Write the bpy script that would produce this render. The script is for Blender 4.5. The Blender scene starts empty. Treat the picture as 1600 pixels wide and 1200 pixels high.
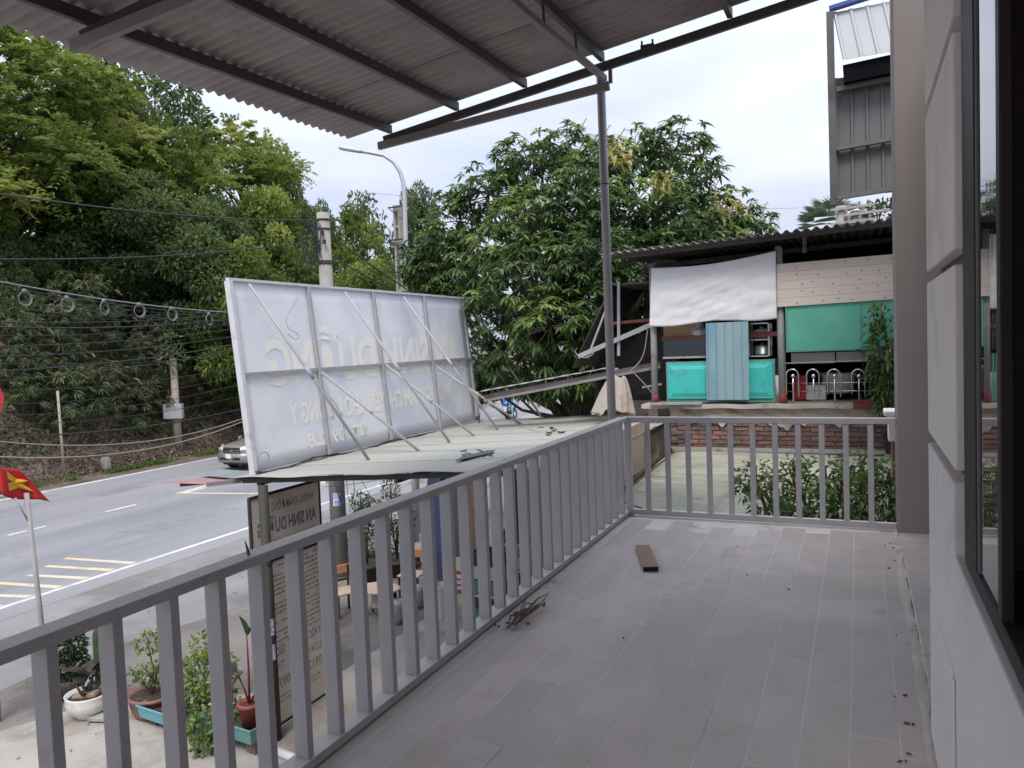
import bpy, math, random
import numpy as np
from mathutils import Vector, Matrix

random.seed(7)
RNG = np.random.default_rng(11)
R = math.radians
SC = bpy.context.scene
COL = SC.collection

# ------------------------------------------------------------------ camera
F_PX, PITCH, ROLL, YAW = 1200.0, R(3.0), R(2.2), R(24.4)
EYE = np.array([0.0, 0.0, 1.6])
F0 = np.array([-math.sin(YAW), math.cos(YAW), 0.0])
R0 = np.array([math.cos(YAW), math.sin(YAW), 0.0])
U0 = np.array([0.0, 0.0, 1.0])
FW = F0 * math.cos(PITCH) - U0 * math.sin(PITCH)
U1 = U0 * math.cos(PITCH) + F0 * math.sin(PITCH)
RT = R0 * math.cos(ROLL) - U1 * math.sin(ROLL)
UP = U1 * math.cos(ROLL) + R0 * math.sin(ROLL)
cam_data = bpy.data.cameras.new('camera')
cam_data.sensor_width = 36.0
cam_data.lens = F_PX / 1600.0 * 36.0
cam_data.clip_start = 0.05
cam_data.clip_end = 3000
cam = bpy.data.objects.new('camera', cam_data)
COL.objects.link(cam)
m = Matrix.Identity(4)
for i, v in enumerate((RT, UP, -FW)):
    for j in range(3):
        m[j][i] = v[j]
m.translation = Vector(EYE)
cam.matrix_world = m
SC.camera = cam

# ------------------------------------------------------------------ sky, sun, exposure
SUN_EL, SUN_AZ = R(56), R(163)          # azimuth measured from +Y towards +X
world = bpy.data.worlds.new('World')
SC.world = world
world.use_nodes = True
wn, wl = world.node_tree.nodes, world.node_tree.links
wn.clear()
w_out = wn.new('ShaderNodeOutputWorld')
w_bg = wn.new('ShaderNodeBackground')
w_bg.inputs['Strength'].default_value = 0.1
sky = wn.new('ShaderNodeTexSky')
sky.sky_type = 'NISHITA'
sky.sun_disc = False
sky.sun_elevation = SUN_EL
sky.sun_rotation = SUN_AZ
sky.dust_density = 3.0
w_tc = wn.new('ShaderNodeTexCoord')
w_map = wn.new('ShaderNodeMapping')
w_map.inputs['Scale'].default_value = (1.0, 1.0, 3.2)
w_no = wn.new('ShaderNodeTexNoise')
w_no.inputs['Scale'].default_value = 2.3
w_no.inputs['Detail'].default_value = 5
w_no.inputs['Roughness'].default_value = 0.5
w_ramp = wn.new('ShaderNodeValToRGB')
w_ramp.color_ramp.elements[0].position = 0.33
w_ramp.color_ramp.elements[0].color = (3.55, 4.05, 5.4, 1)
w_ramp.color_ramp.elements[1].position = 0.68
w_ramp.color_ramp.elements[1].color = (5.75, 6.0, 6.7, 1)
w_mix = wn.new('ShaderNodeMixRGB')
w_mix.inputs['Fac'].default_value = 0.95
wl.new(w_tc.outputs['Generated'], w_map.inputs['Vector'])
wl.new(w_map.outputs['Vector'], w_no.inputs['Vector'])
wl.new(w_no.outputs['Fac'], w_ramp.inputs['Fac'])
# overcast sky: the cloud layer is brightest overhead and dims evenly towards the horizon
w_sep = wn.new('ShaderNodeSeparateXYZ')
w_alt = wn.new('ShaderNodeMapRange')
w_alt.inputs['To Min'].default_value = 0.74; w_alt.inputs['To Max'].default_value = 1.8
w_sc = wn.new('ShaderNodeVectorMath'); w_sc.operation = 'SCALE'
wl.new(w_tc.outputs['Generated'], w_sep.inputs['Vector'])
wl.new(w_sep.outputs['Z'], w_alt.inputs['Value'])
wl.new(w_ramp.outputs['Color'], w_sc.inputs[0])
wl.new(w_alt.outputs['Result'], w_sc.inputs['Scale'])
wl.new(sky.outputs['Color'], w_mix.inputs['Color1'])
wl.new(w_sc.outputs['Vector'], w_mix.inputs['Color2'])
wl.new(w_mix.outputs['Color'], w_bg.inputs['Color'])
wl.new(w_bg.outputs['Background'], w_out.inputs['Surface'])

sun_data = bpy.data.lights.new('sun', 'SUN')
sun_data.energy = 1.5
sun_data.angle = R(24)
sun_data.color = (1.0, 0.95, 0.88)
sun = bpy.data.objects.new('sun', sun_data)
COL.objects.link(sun)
sd = Vector((math.sin(SUN_AZ) * math.cos(SUN_EL), math.cos(SUN_AZ) * math.cos(SUN_EL), math.sin(SUN_EL)))
sun.rotation_euler = sd.to_track_quat('Z', 'Y').to_euler()
sun.location = sd * 60

SC.view_settings.view_transform = 'Standard'
SC.view_settings.look = 'None'
SC.view_settings.exposure = 0.9
SC.view_settings.gamma = 1.0
SC.view_settings.use_curve_mapping = False
SC.render.engine = 'CYCLES'
SC.cycles.max_bounces = 8
SC.cycles.diffuse_bounces = 5
SC.cycles.transparent_max_bounces = 8
SC.cycles.use_denoising = True

# ------------------------------------------------------------------ surveying helpers (pixel of the photo -> point on a known real plane)
def ray(x, y): return FW + (x - 800) / F_PX * RT - (y - 600) / F_PX * UP
def onz(x, y, z):
    d = ray(x, y); return EYE + d * (z - EYE[2]) / d[2]
def ony(x, y, v):
    d = ray(x, y); return EYE + d * v / d[1]
def onx(x, y, v):
    d = ray(x, y); return EYE + d * v / d[0]
def ond(x, y, v): return EYE + ray(x, y) * v

# ------------------------------------------------------------------ materials
MATS = {}
def M(name, col, rough=0.6, var=0.15, vs=3.0, stain=None, ss=1.2, sa=(0.5, 0.7), bump=0.1, bs=40.0, metal=0.0, spec=0.4,
      rnd=0.0, stretch=(1, 1, 1), trans=0.0, dist=0.01, top_tint=None, wstain=None, samt=1.0):
    """procedural material: base colour with noise, optional second colour in patches, fine relief"""
    mt = bpy.data.materials.new(name)
    mt.use_nodes = True
    n, l = mt.node_tree.nodes, mt.node_tree.links
    n.clear()
    out = n.new('ShaderNodeOutputMaterial')
    p = n.new('ShaderNodeBsdfPrincipled')
    p.inputs['Roughness'].default_value = rough
    p.inputs['Metallic'].default_value = metal
    p.inputs['Specular IOR Level'].default_value = spec
    tc = n.new('ShaderNodeTexCoord')
    oi = n.new('ShaderNodeObjectInfo')
    add = n.new('ShaderNodeVectorMath'); add.operation = 'MULTIPLY_ADD'
    cmb = n.new('ShaderNodeVectorMath'); cmb.operation = 'SCALE'
    cmb.inputs[0].default_value = (37.1, 21.7, 13.3)
    l.new(oi.outputs['Random'], cmb.inputs['Scale'])
    l.new(tc.outputs['Object'], add.inputs[0])
    add.inputs[1].default_value = stretch
    l.new(cmb.outputs['Vector'], add.inputs[2])
    V = add.outputs['Vector']
    no = n.new('ShaderNodeTexNoise')
    no.inputs['Scale'].default_value = vs
    no.inputs['Detail'].default_value = 6
    no.inputs['Roughness'].default_value = 0.6
    l.new(V, no.inputs['Vector'])
    mr = n.new('ShaderNodeMapRange')
    mr.inputs['From Min'].default_value = 0.25; mr.inputs['From Max'].default_value = 0.75
    mr.inputs['To Min'].default_value = 1 - var; mr.inputs['To Max'].default_value = 1 + var
    l.new(no.outputs['Fac'], mr.inputs['Value'])
    val = mr.outputs['Result']
    if rnd:
        m2 = n.new('ShaderNodeMapRange')
        m2.inputs['To Min'].default_value = 1 - rnd; m2.inputs['To Max'].default_value = 1 + rnd
        l.new(oi.outputs['Random'], m2.inputs['Value'])
        mu = n.new('ShaderNodeMath'); mu.operation = 'MULTIPLY'
        l.new(val, mu.inputs[0]); l.new(m2.outputs['Result'], mu.inputs[1])
        val = mu.outputs['Value']
    sc = n.new('ShaderNodeVectorMath'); sc.operation = 'SCALE'
    sc.inputs[0].default_value = col[:3]
    l.new(val, sc.inputs['Scale'])
    colour = sc.outputs['Vector']
    if stain:
        n2 = n.new('ShaderNodeTexNoise')
        n2.inputs['Scale'].default_value = ss
        n2.inputs['Detail'].default_value = 8
        n2.inputs['Roughness'].default_value = 0.65
        l.new(V, n2.inputs['Vector'])
        r2 = n.new('ShaderNodeMapRange'); r2.interpolation_type = 'SMOOTHSTEP'
        r2.inputs['From Min'].default_value = sa[0]; r2.inputs['From Max'].default_value = sa[1]
        l.new(n2.outputs['Fac'], r2.inputs['Value'])
        mx = n.new('ShaderNodeMixRGB')
        mx.inputs['Color2'].default_value = (*stain, 1)
        l.new(r2.outputs['Result'], mx.inputs['Fac'])
        l.new(colour, mx.inputs['Color1'])
        colour = mx.outputs['Color']
    if wstain:                                 # dirt that runs on across neighbouring pieces: (colour, scale, lo, hi, amount)
        for (wc, wsc, lo_, hi_, am_) in wstain:
            gp_ = n.new('ShaderNodeNewGeometry')
            n4 = n.new('ShaderNodeTexNoise'); n4.inputs['Scale'].default_value = wsc; n4.inputs['Detail'].default_value = 9; n4.inputs['Roughness'].default_value = 0.68; n4.inputs['Distortion'].default_value = 0.6
            l.new(gp_.outputs['Position'], n4.inputs['Vector'])
            r4 = n.new('ShaderNodeMapRange'); r4.interpolation_type = 'SMOOTHSTEP'
            r4.inputs['From Min'].default_value = lo_; r4.inputs['From Max'].default_value = hi_; r4.inputs['To Max'].default_value = am_
            l.new(n4.outputs['Fac'], r4.inputs['Value'])
            m4 = n.new('ShaderNodeMixRGB'); m4.inputs['Color2'].default_value = (*wc, 1)
            l.new(r4.outputs['Result'], m4.inputs['Fac']); l.new(colour, m4.inputs['Color1'])
            colour = m4.outputs['Color']
    if top_tint:                                   # second colour mixed in on faces that point up
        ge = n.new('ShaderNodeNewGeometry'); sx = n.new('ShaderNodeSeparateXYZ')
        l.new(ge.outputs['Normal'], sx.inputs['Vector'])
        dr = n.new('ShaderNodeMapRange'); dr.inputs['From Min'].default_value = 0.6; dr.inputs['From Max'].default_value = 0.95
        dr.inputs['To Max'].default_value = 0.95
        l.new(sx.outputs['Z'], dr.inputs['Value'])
        dm = n.new('ShaderNodeMixRGB'); dm.inputs['Color2'].default_value = (*top_tint, 1)
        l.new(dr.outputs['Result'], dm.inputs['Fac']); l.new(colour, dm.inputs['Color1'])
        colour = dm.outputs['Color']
    l.new(colour, p.inputs['Base Color'])
    if bump:
        n3 = n.new('ShaderNodeTexNoise')
        n3.inputs['Scale'].default_value = bs
        n3.inputs['Detail'].default_value = 4
        l.new(V, n3.inputs['Vector'])
        b = n.new('ShaderNodeBump')
        b.inputs['Strength'].default_value = bump
        b.inputs['Distance'].default_value = dist
        l.new(n3.outputs['Fac'], b.inputs['Height'])
        l.new(b.outputs['Normal'], p.inputs['Normal'])
    if trans:
        t = n.new('ShaderNodeBsdfTranslucent')
        l.new(colour, t.inputs['Color'])
        ms = n.new('ShaderNodeMixShader')
        ms.inputs['Fac'].default_value = trans
        l.new(p.outputs['BSDF'], ms.inputs[1]); l.new(t.outputs['BSDF'], ms.inputs[2])
        l.new(ms.outputs['Shader'], out.inputs['Surface'])
    else:
        l.new(p.outputs['BSDF'], out.inputs['Surface'])
    MATS[name] = mt
    return mt

def leaf_mat(name, stops, trans=0.3, rough=0.5, spec=0.3):
    """leaf colour from the per-leaf attribute 'tone' (age and kind of the leaf)"""
    mt = bpy.data.materials.new(name)
    mt.use_nodes = True
    n, l = mt.node_tree.nodes, mt.node_tree.links
    n.clear()
    out = n.new('ShaderNodeOutputMaterial')
    at = n.new('ShaderNodeAttribute'); at.attribute_name = 'tone'
    rp = n.new('ShaderNodeValToRGB')
    el = rp.color_ramp.elements
    el[0].position, el[0].color = stops[0][0], (*stops[0][1], 1)
    el[1].position, el[1].color = stops[-1][0], (*stops[-1][1], 1)
    for pos, c in stops[1:-1]:
        e = el.new(pos); e.color = (*c, 1)
    l.new(at.outputs['Fac'], rp.inputs['Fac'])
    p = n.new('ShaderNodeBsdfPrincipled')
    p.inputs['Roughness'].default_value = rough
    p.inputs['Specular IOR Level'].default_value = spec
    l.new(rp.outputs['Color'], p.inputs['Base Color'])
    t = n.new('ShaderNodeBsdfTranslucent')
    l.new(rp.outputs['Color'], t.inputs['Color'])
    ms = n.new('ShaderNodeMixShader')
    ms.inputs['Fac'].default_value = trans
    l.new(p.outputs['BSDF'], ms.inputs[1]); l.new(t.outputs['BSDF'], ms.inputs[2])
    l.new(ms.outputs['Shader'], out.inputs['Surface'])
    MATS[name] = mt
    return mt

M('rail_paint', (0.475, 0.46, 0.478), 0.5, 0.07, 5, (0.38, 0.355, 0.355), 4, (0.55, 0.75), 0.10, 90, wstain=[((0.24, 0.17, 0.13), 24.0, 0.67, 0.74, 0.6), ((0.40, 0.37, 0.35), 6.0, 0.56, 0.72, 0.5)], top_tint=(0.72, 0.67, 0.63))
TS = [((0.545, 0.485, 0.435), 0.5, 0.40, 0.60, 0.85), ((0.37, 0.305, 0.26), 1.7, 0.55, 0.72, 0.55), ((0.25, 0.20, 0.17), 6.5, 0.62, 0.74, 0.55), ((0.72, 0.69, 0.65), 3.4, 0.58, 0.74, 0.35)]
M('tile', (0.67, 0.61, 0.58), 0.5, 0.08, 3, None, bump=0.10, bs=25, rnd=0.045, wstain=TS)
M('tile_warm', (0.67, 0.60, 0.57), 0.52, 0.08, 3, None, bump=0.10, bs=25, rnd=0.045, wstain=TS)
M('tile_cool', (0.62, 0.58, 0.575), 0.5, 0.08, 3, None, bump=0.10, bs=25, rnd=0.045, wstain=TS)
M('grout', (0.80, 0.765, 0.72), 0.85, 0.10, 6, None, bump=0.1, bs=60, wstain=[((0.42, 0.36, 0.31), 1.3, 0.50, 0.68, 0.8)])
M('mortar', (0.62, 0.56, 0.49), 0.85, 0.18, 5, (0.32, 0.27, 0.22), 4, (0.55, 0.7), 0.4, 40)
M('white_wall', (0.86, 0.81, 0.78), 0.8, 0.05, 2, (0.66, 0.61, 0.59), 1.5, (0.55, 0.8), 0.3, 45, wstain=[((0.60, 0.55, 0.52), 1.4, 0.54, 0.76, 0.55), ((0.52, 0.47, 0.44), 8.0, 0.63, 0.75, 0.35)])
M('groove_brown', (0.15, 0.105, 0.09), 0.7, 0.2, 8, None, bump=0.2)
M('pillar_paint', (0.29, 0.262, 0.255), 0.8, 0.06, 2, (0.25, 0.225, 0.215), 1.0, (0.5, 0.8), 0.1, 50)
M('window_frame', (0.04, 0.032, 0.032), 0.5, 0.2, 6, None, bump=0.03, spec=0.15)
M('rubber_seal', (0.20, 0.20, 0.20), 0.6, 0.1, 5, None, bump=0)
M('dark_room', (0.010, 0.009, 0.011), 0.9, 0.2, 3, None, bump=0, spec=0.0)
M('fibro_sheet', (0.36, 0.318, 0.31), 0.8, 0.18, 2.0, (0.25, 0.215, 0.21), 1.6, (0.5, 0.75), 0.12, 50, rnd=0.08)
M('canopy_steel', (0.085, 0.075, 0.072), 0.5, 0.15, 5, (0.12, 0.085, 0.07), 7, (0.62, 0.75), 0.06, 60)
M('chord_steel', (0.24, 0.21, 0.205), 0.55, 0.15, 5, (0.25, 0.19, 0.17), 6, (0.58, 0.75), 0.06, 60)
M('post_steel', (0.36, 0.335, 0.355), 0.4, 0.12, 5, (0.25, 0.22, 0.22), 5, (0.55, 0.75), 0.05, 60, spec=0.6)
M('porch_sheet', (0.37, 0.365, 0.325), 0.8, 0.12, 1.5, (0.30, 0.28, 0.235), 1.0, (0.5, 0.75), 0.1, 30, stretch=(0.35, 1, 1), spec=0.2, wstain=[((0.22, 0.20, 0.165), 0.9, 0.55, 0.75, 0.6)])
M('sheet_edge', (0.30, 0.30, 0.28), 0.6, 0.2, 5, (0.12, 0.11, 0.10), 6, (0.5, 0.65), 0.1)
M('moss_sheet', (0.335, 0.335, 0.265), 0.85, 0.22, 2.0, (0.215, 0.21, 0.15), 2.2, (0.48, 0.7), 0.25, 35, rnd=0.06, stretch=(0.5, 1.6, 1))
M('banner_film', (0.89, 0.89, 0.905), 0.8, 0.03, 1.2, (0.78, 0.80, 0.86), 0.7, (0.42, 0.62), 0.05, 10, trans=0.42, spec=0.15)
M('film_letter', (0.915, 0.895, 0.81), 0.8, 0.02, 2, None, bump=0, trans=0.2, spec=0.15)
M('banner_frame', (0.36, 0.36, 0.37), 0.5, 0.12, 5, (0.35, 0.32, 0.30), 6, (0.58, 0.72), 0.05, 60)
M('banner_edge', (0.60, 0.60, 0.61), 0.6, 0.1, 5, (0.45, 0.43, 0.42), 6, (0.58, 0.72), 0.05)
M('asphalt', (0.27, 0.265, 0.27), 0.85, 0.10, 0.5, (0.195, 0.195, 0.21), 0.22, (0.42, 0.65), 0.3, 25, stretch=(1.0, 0.12, 1), wstain=[((0.155, 0.155, 0.165), 0.35, 0.56, 0.72, 0.6), ((0.29, 0.28, 0.27), 0.8, 0.58, 0.75, 0.5)])
M('asphalt_patch', (0.205, 0.205, 0.22), 0.88, 0.12, 1.5, (0.23, 0.23, 0.245), 0.8, (0.45, 0.6), 0.3, 25)
M('road_white', (0.66, 0.66, 0.65), 0.7, 0.15, 3, (0.36, 0.36, 0.37), 1.2, (0.45, 0.72), 0.1, wstain=[((0.28, 0.28, 0.29), 3.0, 0.55, 0.7, 0.8)])
M('road_yellow', (0.68, 0.52, 0.28), 0.7, 0.15, 3, (0.55, 0.50, 0.42), 0.6, (0.42, 0.6), 0.1, wstain=[((0.27, 0.265, 0.265), 1.6, 0.5, 0.68, 0.85)])
M('shoulder', (0.235, 0.225, 0.22), 0.9, 0.16, 0.8, (0.17, 0.155, 0.145), 0.45, (0.45, 0.65), 0.4, 18)
M('yard_dirt', (0.19, 0.172, 0.155), 0.92, 0.2, 0.7, (0.105, 0.09, 0.075), 0.5, (0.48, 0.66), 0.5, 14)
M('slab', (0.36, 0.33, 0.295), 0.85, 0.14, 1.0, (0.25, 0.22, 0.185), 0.9, (0.5, 0.68), 0.25, 20, wstain=[((0.13, 0.11, 0.09), 1.1, 0.60, 0.72, 0.7), ((0.47, 0.44, 0.40), 2.6, 0.58, 0.7, 0.5)])
M('soil', (0.145, 0.108, 0.084), 0.95, 0.4, 1.6, (0.075, 0.058, 0.045), 0.5, (0.45, 0.65), 0.9, 6, dist=0.12)
M('hill_soil', (0.06, 0.055, 0.035), 0.95, 0.35, 0.4, (0.035, 0.045, 0.022), 0.25, (0.4, 0.6), 0.9, 3, dist=0.2)
M('concrete_pole', (0.31, 0.288, 0.258), 0.85, 0.14, 3, (0.24, 0.222, 0.20), 2.0, (0.52, 0.7), 0.25, 40)
M('concrete_far', (0.33, 0.29, 0.245), 0.85, 0.15, 3, (0.28, 0.24, 0.2), 2.0, (0.52, 0.7), 0.2, 30)
M('galv', (0.44, 0.44, 0.46), 0.45, 0.10, 5, None, bump=0.03, metal=0.3)
M('cable_black', (0.03, 0.03, 0.034), 0.5, 0.1, 3, None, bump=0)
M('cable_grey', (0.22, 0.22, 0.22), 0.5, 0.1, 3, None, bump=0)
M('cable_cream', (0.30, 0.265, 0.215), 0.6, 0.1, 3, None, bump=0)
M('bark', (0.10, 0.08, 0.062), 0.9, 0.3, 4, (0.055, 0.045, 0.035), 3, (0.45, 0.65), 0.5, 18)
M('dry_twig', (0.17, 0.128, 0.095), 0.9, 0.3, 6, None, bump=0.2)
M('red_flag', (0.62, 0.035, 0.040), 0.7, 0.08, 5, None, bump=0.05, trans=0.2)
M('yellow_star', (0.82, 0.52, 0.05), 0.7, 0.08, 5, None, bump=0.0, trans=0.2)
M('car_paint', (0.33, 0.305, 0.285), 0.28, 0.03, 3, None, bump=0, metal=0.45, spec=0.6)
M('car_black', (0.015, 0.015, 0.017), 0.4, 0.1, 4, None, bump=0)
M('car_glass', (0.02, 0.025, 0.028), 0.06, 0.0, 4, None, bump=0, spec=0.8)
M('chrome', (0.62, 0.62, 0.64), 0.14, 0.02, 4, None, bump=0, metal=1.0)
M('lamp_glass', (0.72, 0.74, 0.78), 0.08, 0.05, 6, None, bump=0, spec=0.8)
M('rubber', (0.022, 0.022, 0.024), 0.85, 0.2, 6, None, bump=0.1)
M('plate_white', (0.72, 0.72, 0.72), 0.5, 0.05, 6, None, bump=0)
M('tarp_white', (0.78, 0.775, 0.79), 0.75, 0.05, 2.5, (0.74, 0.72, 0.72), 1.6, (0.55, 0.75), 0.08, 30, trans=0.15)
M('board_beige', (0.60, 0.52, 0.46), 0.8, 0.06, 3, (0.54, 0.46, 0.40), 3, (0.5, 0.7), 0.06, 30, rnd=0.05, stretch=(0.3, 1, 4))
M('knot', (0.26, 0.17, 0.13), 0.8, 0.2, 20, None, bump=0)
M('green_paint', (0.105, 0.40, 0.285), 0.55, 0.08, 2.5, (0.14, 0.44, 0.33), 1.6, (0.45, 0.65), 0.15, 8, wstain=[((0.12, 0.30, 0.25), 2.4, 0.57, 0.75, 0.6)])
M('turquoise', (0.05, 0.48, 0.44), 0.55, 0.10, 3.5, (0.09, 0.33, 0.29), 6, (0.55, 0.68), 0.25, 25, wstain=[((0.20, 0.27, 0.22), 9.0, 0.62, 0.72, 0.7)])
M('torn_sheet', (0.085, 0.105, 0.09), 0.6, 0.2, 4, None, bump=0.1)
M('green_trim', (0.12, 0.30, 0.24), 0.55, 0.15, 6, (0.22, 0.17, 0.12), 8, (0.55, 0.68), 0.1)
M('blue_sheet', (0.175, 0.31, 0.38), 0.45, 0.14, 2.0, (0.25, 0.37, 0.40), 1.2, (0.42, 0.62), 0.06, 20, stretch=(2, 1, 0.5), wstain=[((0.33, 0.36, 0.35), 3.0, 0.55, 0.72, 0.5)])
M('red_steel', (0.19, 0.045, 0.038), 0.7, 0.25, 5, (0.15, 0.075, 0.06), 6, (0.5, 0.65), 0.1)
M('maroon', (0.17, 0.030, 0.032), 0.4, 0.1, 4, None, bump=0.03)
M('roof_rust', (0.20, 0.175, 0.165), 0.75, 0.2, 3, (0.13, 0.10, 0.085), 2.5, (0.48, 0.66), 0.15, 30)
M('roof_dark', (0.11, 0.10, 0.10), 0.7, 0.2, 3, (0.075, 0.06, 0.055), 2.5, (0.48, 0.66), 0.15, 30)
M('pipe_grey', (0.34, 0.325, 0.325), 0.55, 0.2, 5, (0.24, 0.17, 0.15), 5, (0.55, 0.7), 0.1)
M('plaster_old', (0.44, 0.38, 0.325), 0.9, 0.18, 3, (0.25, 0.205, 0.17), 2.2, (0.5, 0.66), 0.5, 20)
M('brick', (0.25, 0.135, 0.115), 0.9, 0.25, 9, (0.15, 0.115, 0.10), 5, (0.52, 0.68), 0.5, 35, rnd=0.25)
M('brick_dark', (0.155, 0.105, 0.09), 0.92, 0.25, 9, (0.22, 0.18, 0.155), 5, (0.56, 0.7), 0.5, 35, rnd=0.25)
M('brick_mortar', (0.27, 0.225, 0.195), 0.95, 0.25, 6, (0.10, 0.08, 0.07), 4, (0.5, 0.66), 0.6, 25)
M('stainless', (0.60, 0.59, 0.58), 0.22, 0.03, 4, None, bump=0, metal=0.95)
M('alu', (0.60, 0.60, 0.61), 0.32, 0.08, 5, None, bump=0.02, metal=0.8)
M('cardboard', (0.50, 0.34, 0.20), 0.85, 0.08, 4, None, bump=0.05)
M('bag_grey', (0.45, 0.45, 0.49), 0.5, 0.2, 14, None, bump=0.3, bs=25)
M('cloth_beige', (0.42, 0.375, 0.33), 0.95, 0.12, 4, (0.38, 0.27, 0.21), 3, (0.48, 0.66), 0.5, 28)
M('tan_board', (0.42, 0.335, 0.28), 0.85, 0.1, 2.5, (0.33, 0.26, 0.22), 2, (0.5, 0.7), 0.1, 30)
M('pale_panel', (0.52, 0.54, 0.53), 0.5, 0.06, 3, None, bump=0.03)
M('white_metal', (0.38, 0.395, 0.40), 0.6, 0.05, 3, (0.33, 0.335, 0.33), 2, (0.55, 0.75), 0.04)
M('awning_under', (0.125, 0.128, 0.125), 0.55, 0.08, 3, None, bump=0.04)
M('blue_trim', (0.04, 0.09, 0.30), 0.5, 0.1, 4, None, bump=0.02)
M('sign_film', (0.80, 0.745, 0.70), 0.75, 0.06, 1.6, (0.72, 0.655, 0.605), 1.2, (0.5, 0.7), 0.05, 20, trans=0.42)
M('ink_grey', (0.37, 0.325, 0.31), 0.7, 0.1, 4, None, bump=0)
M('ink_green', (0.40, 0.37, 0.30), 0.7, 0.1, 4, None, bump=0)
M('ink_blue', (0.25, 0.25, 0.36), 0.7, 0.1, 4, None, bump=0)
M('sticker_white', (0.66, 0.68, 0.78), 0.6, 0.1, 8, None, bump=0)
M('sticker_blue', (0.10, 0.26, 0.62), 0.6, 0.1, 8, None, bump=0)
M('sticker_pink', (0.52, 0.42, 0.66), 0.6, 0.1, 8, None, bump=0)
M('mossy_steel', (0.05, 0.045, 0.039), 0.7, 0.2, 4, (0.045, 0.055, 0.035), 3, (0.5, 0.66), 0.15, 40)
M('wood_orange', (0.48, 0.235, 0.11), 0.45, 0.12, 4, None, bump=0.05, stretch=(1, 6, 6))
M('wood_pale', (0.56, 0.42, 0.31), 0.45, 0.10, 4, None, bump=0.05, stretch=(1, 6, 6))
M('wood_dark', (0.045, 0.034, 0.028), 0.6, 0.2, 5, None, bump=0.1)
M('plank_wood', (0.35, 0.255, 0.195), 0.8, 0.15, 5, (0.25, 0.18, 0.14), 4, (0.5, 0.7), 0.2, 30, stretch=(6, 1, 6))
M('plank_end', (0.03, 0.024, 0.02), 0.9, 0.2, 9, None, bump=0.1)
M('stone_grey', (0.34, 0.33, 0.32), 0.85, 0.2, 5, (0.19, 0.185, 0.18), 4, (0.5, 0.66), 0.3, 30)
M('column_blue', (0.055, 0.068, 0.155), 0.6, 0.15, 3, (0.10, 0.11, 0.20), 2.5, (0.55, 0.7), 0.1)
M('peeled', (0.62, 0.61, 0.60), 0.8, 0.2, 9, (0.10, 0.11, 0.18), 9, (0.5, 0.56), 0.2)
M('wall_purple', (0.135, 0.12, 0.175), 0.7, 0.1, 3, None, bump=0.05)
M('peach', (0.58, 0.38, 0.235), 0.8, 0.1, 3, (0.56, 0.48, 0.40), 1.2, (0.45, 0.6), 0.1)
M('sign_red', (0.55, 0.06, 0.055), 0.5, 0.06, 4, None, bump=0)
M('sign_cream', (0.62, 0.60, 0.40), 0.6, 0.06, 4, None, bump=0)
M('sign_white', (0.74, 0.73, 0.72), 0.5, 0.05, 4, None, bump=0)
M('ceramic_white', (0.72, 0.70, 0.67), 0.3, 0.06, 4, (0.50, 0.46, 0.41), 6, (0.55, 0.72), 0.05, 20)
M('plastic_white', (0.75, 0.75, 0.75), 0.4, 0.05, 4, None, bump=0)
M('plastic_red', (0.32, 0.085, 0.07), 0.5, 0.1, 5, None, bump=0.02)
M('plastic_brown', (0.23, 0.115, 0.095), 0.5, 0.12, 5, (0.30, 0.20, 0.17), 7, (0.55, 0.7), 0.05)
M('tray_blue', (0.13, 0.34, 0.40), 0.5, 0.1, 5, (0.20, 0.33, 0.34), 5, (0.5, 0.7), 0.05)
M('tray_teal', (0.125, 0.31, 0.29), 0.5, 0.12, 5, (0.24, 0.32, 0.30), 6, (0.5, 0.66), 0.1)
M('potting_soil', (0.055, 0.038, 0.028), 0.95, 0.4, 25, (0.11, 0.075, 0.055), 18, (0.5, 0.62), 0.9, 60, dist=0.02)
M('crate_teal', (0.10, 0.24, 0.25), 0.5, 0.1, 5, None, bump=0.02)
M('crate_dark', (0.05, 0.055, 0.085), 0.6, 0.15, 5, None, bump=0.03)
M('crate_pale', (0.50, 0.52, 0.54), 0.5, 0.1, 5, None, bump=0.03)
M('skin', (0.30, 0.19, 0.13), 0.6, 0.05, 6, None, bump=0)
M('hair', (0.012, 0.010, 0.010), 0.6, 0.1, 6, None, bump=0)
M('shirt_teal', (0.20, 0.46, 0.50), 0.8, 0.1, 8, None, bump=0)
M('box_blue', (0.07, 0.16, 0.62), 0.5, 0.05, 5, None, bump=0)
M('red_strip', (0.33, 0.19, 0.18), 0.6, 0.12, 4, None, bump=0.02)
M('teal_strip', (0.19, 0.235, 0.24), 0.6, 0.15, 3, (0.25, 0.26, 0.245), 2, (0.45, 0.65), 0.05)
M('pvc', (0.62, 0.62, 0.62), 0.5, 0.08, 5, None, bump=0.03)
M('insulator', (0.30, 0.235, 0.205), 0.3, 0.2, 5, None, bump=0)
M('kerb', (0.33, 0.31, 0.28), 0.9, 0.15, 2, (0.22, 0.2, 0.17), 1.5, (0.5, 0.7), 0.3)

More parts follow.
